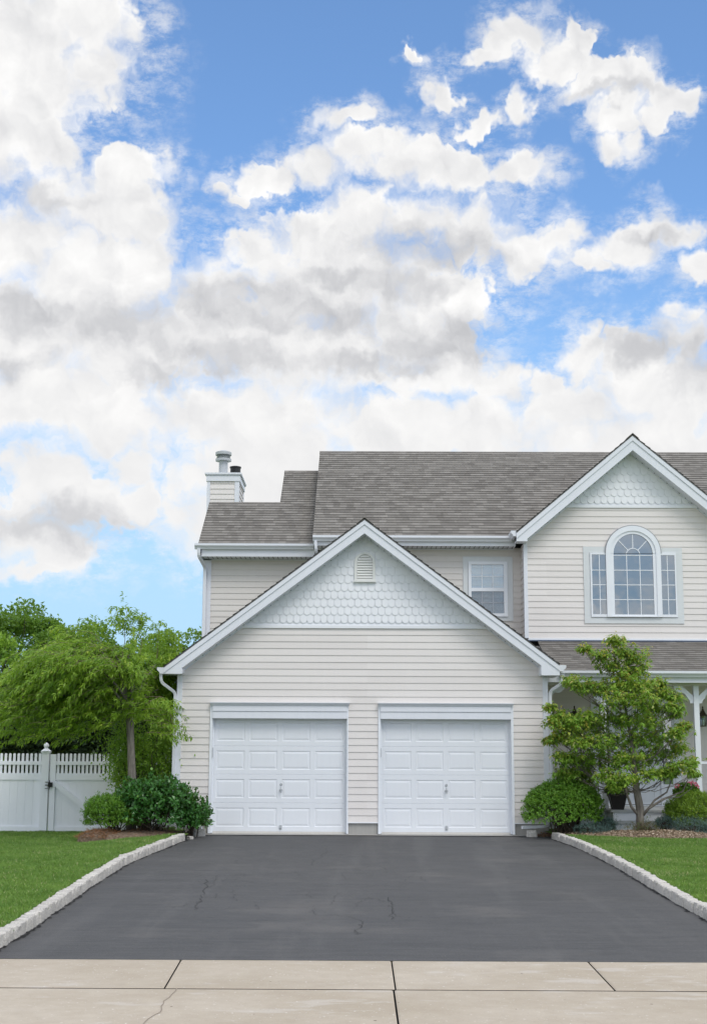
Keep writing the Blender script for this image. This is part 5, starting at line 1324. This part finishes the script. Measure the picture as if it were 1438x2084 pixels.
# background trees beyond the fence
def leafy_tree(label, x, y, H_, R_, m, seed, N, name='broadleaf_tree', lz=.11, zc=None, cat='tree', low=.25, group='trees beyond the fence'):
    rng = np.random.default_rng(seed); root = thing(name, label, cat, group); b = MB()
    b.tube([(x, y, -.2), (x+.05, y, H_*.3), (x-.05, y, H_*.6), (x, y, H_*.9)], [.16, .13, .09, .03], 10)
    ncl = 75; P_, D_, Rr_ = [], [], []
    for k in range(ncl):
        t = rng.random(); zz_ = H_*(low+(1-low)*t); prof = math.sin(math.pi*min(1, .18+.82*(1-t)**.8))**.7 if t > .3 else .9
        a = rng.uniform(0, 6.283); r = R_*prof*rng.uniform(.35, 1.); c = np.array((x+r*math.cos(a), y+r*math.sin(a), zz_-rng.random()*.2))
        b.tube(curve((x, y, zz_*.7), c, 5, (0, 0, -.1), rng, .03), [.035, .025, .018, .012, .006], 5)
        cr = R_*rng.uniform(.20, .34); n_ = int(N/ncl); n2 = unit(rng.normal(size=(n_, 3))); n2[:, 2] = np.where(n2[:, 2] < -.3, -n2[:, 2], n2[:, 2])
        q = c+n2*cr*np.array((1, 1, .7))*(rng.random((n_, 1))**.35)+rng.normal(0, .05, (n_, 3))
        P_.append(q); D_.append(n2*.5+rng.normal(0, .6, (n_, 3))+np.array((0, 0, -.15))); Rr_.append(np.full(n_, rng.random()*.5))
    P_ = np.concatenate(P_); D_ = unit(np.concatenate(D_)); N_ = len(P_)
    b.build('trunk', darkbark_m, root, smooth=True)
    leaves('crown', P_, D_, lz*(.7+.6*rng.random(N_)), lz*.55*(.7+.6*rng.random(N_)), m, root, rng, rnd=np.clip(np.concatenate(Rr_)+.5*rng.random(N_), 0, 1))
leafy_tree('mid green broadleaf tree beyond the fence at the far left, tallest of the trees there', -8.9, 9.5, 4.95, 1.75, oak_m, 61, 26000)
leafy_tree('bright yellow-green tree beyond the fence touching the left edge of the photo', -8.6, 5.0, 3.9, .95, bright_m, 62, 9000, lz=.10)
leafy_tree('darker round tree seen in the gap behind the weeping tree', -7.5, 10.5, 4.75, 1.5, oak_m, 63, 18000)
leafy_tree('feathery tree behind the weeping tree next to the garage eave', -4.5, 8.5, 4.55, 1.15, bright_m, 64, 15000, lz=.09)
leafy_tree('broadleaf tree low behind the middle of the weeping crown', -6.0, 9.5, 4.3, 1.4, oak_m, 65, 14000)
def conifer(label, x, y, H_, R_, seed):
    rng = np.random.default_rng(seed); root = thing('conifer', label, 'tree', 'dark conifers behind the fence'); b = MB(); b.tube([(x, y, -.2), (x, y, H_*.95)], [.12, .02], 8)
    N = 9000; t = rng.random(N)**.8; r = R_*(1-t)**.55*(.55+.45*rng.random(N)); a = rng.uniform(0, 6.283, N)
    P_ = np.stack([x+r*np.cos(a), y+r*np.sin(a), t*H_], 1); D_ = unit(np.stack([np.cos(a), np.sin(a), rng.uniform(-.5, .3, N)], 1)+rng.normal(0, .3, (N, 3)))
    b.build('trunk', darkbark_m, root); leaves('crown', P_, D_, .16+.1*rng.random(N), .05+.03*rng.random(N), conifer_m, root, rng)
for i, (x, lab) in enumerate(((-9.6, 'very dark conifer behind the fence, leftmost of the dark row'), (-8.7, 'very dark conifer behind the pickets left of the latch post'), (-7.8, 'very dark conifer behind the capped latch post'), (-6.9, 'very dark conifer behind the gate pickets'), (-6.0, 'very dark conifer behind the right end of the gate'), (-5.1, 'very dark conifer behind the multi-stemmed shrub'))):
    conifer(lab, x, 5.6+.3*math.sin(i*2.), 2.9 if i % 2 else 3.3, .75, 70+i)
# a few more beyond the frame edges so that the yard continues
leafy_tree('large tree beyond the fence outside the left edge', -13.5, 9, 5.5, 2.2, oak_m, 66, 9000, lz=.16)

# ------------------------------------------------------------------ planters
def planter(label, x, y, z, seed, flowers=False):
    root = thing('planter', label, 'planter'); b = MB()
    def fr(r0, r1, z0, z1):
        a = [(x-r0, y-r0, z0), (x+r0, y-r0, z0), (x+r0, y+r0, z0), (x-r0, y+r0, z0)]; c = [(x-r1, y-r1, z1), (x+r1, y-r1, z1), (x+r1, y+r1, z1), (x-r1, y+r1, z1)]
        for i in range(4): b.face([a[i], a[(i+1) % 4], c[(i+1) % 4], c[i]])
        return c
    fr(.10, .152, z, z+.235); fr(.165, .168, z+.235, z+.275); b.face(fr(.152, .165, z+.235, z+.2351)); b.face([(x-.168, y-.168, z+.265), (x+.168, y-.168, z+.265), (x+.168, y+.168, z+.265), (x-.168, y+.168, z+.265)])
    b.build('pot', pot_m, root)
    rng = np.random.default_rng(seed); n = 420
    d = unit(rng.normal(size=(n, 3))); d[:, 2] = abs(d[:, 2]); P_ = np.array((x, y, z+.29))+d*np.array((.21, .2, .17))*rng.uniform(.5, 1.05, (n, 1))
    leaves('foliage', P_, unit(d+rng.normal(0, .5, (n, 3))), .055+.03*rng.random(n), .05+.02*rng.random(n), geran_m, root, rng)
    b = MB()
    for k in range(14):
        q = P_[rng.integers(n)]; b.tube([(x+rng.normal(0, .03), y, z+.26), tuple(q)], .004, 4)
    b.build('stems', darkbark_m, root)
    if flowers:
        for k in range(6):
            a = rng.uniform(0, 6.28); c = np.array((x+(-.19, .07, .12, .17, -.02, .20)[k], y+rng.normal(0, .05), z+(.44, .47, .49, .46, .40, .42)[k])); m_ = 46
            dd = unit(rng.normal(size=(m_, 3))); leaves('flower_head', c+dd*.028, dd, .02+.012*rng.random(m_), .02+.01*rng.random(m_), pink_m, root, rng)
planter('dark tapered planter with leafy green plant on the step left of the dogwood trunk', 4.68, .55, .497, 81)
planter('planter of pink geraniums on the porch behind the shrub at right', 5.97, .55, .497, 82, True)
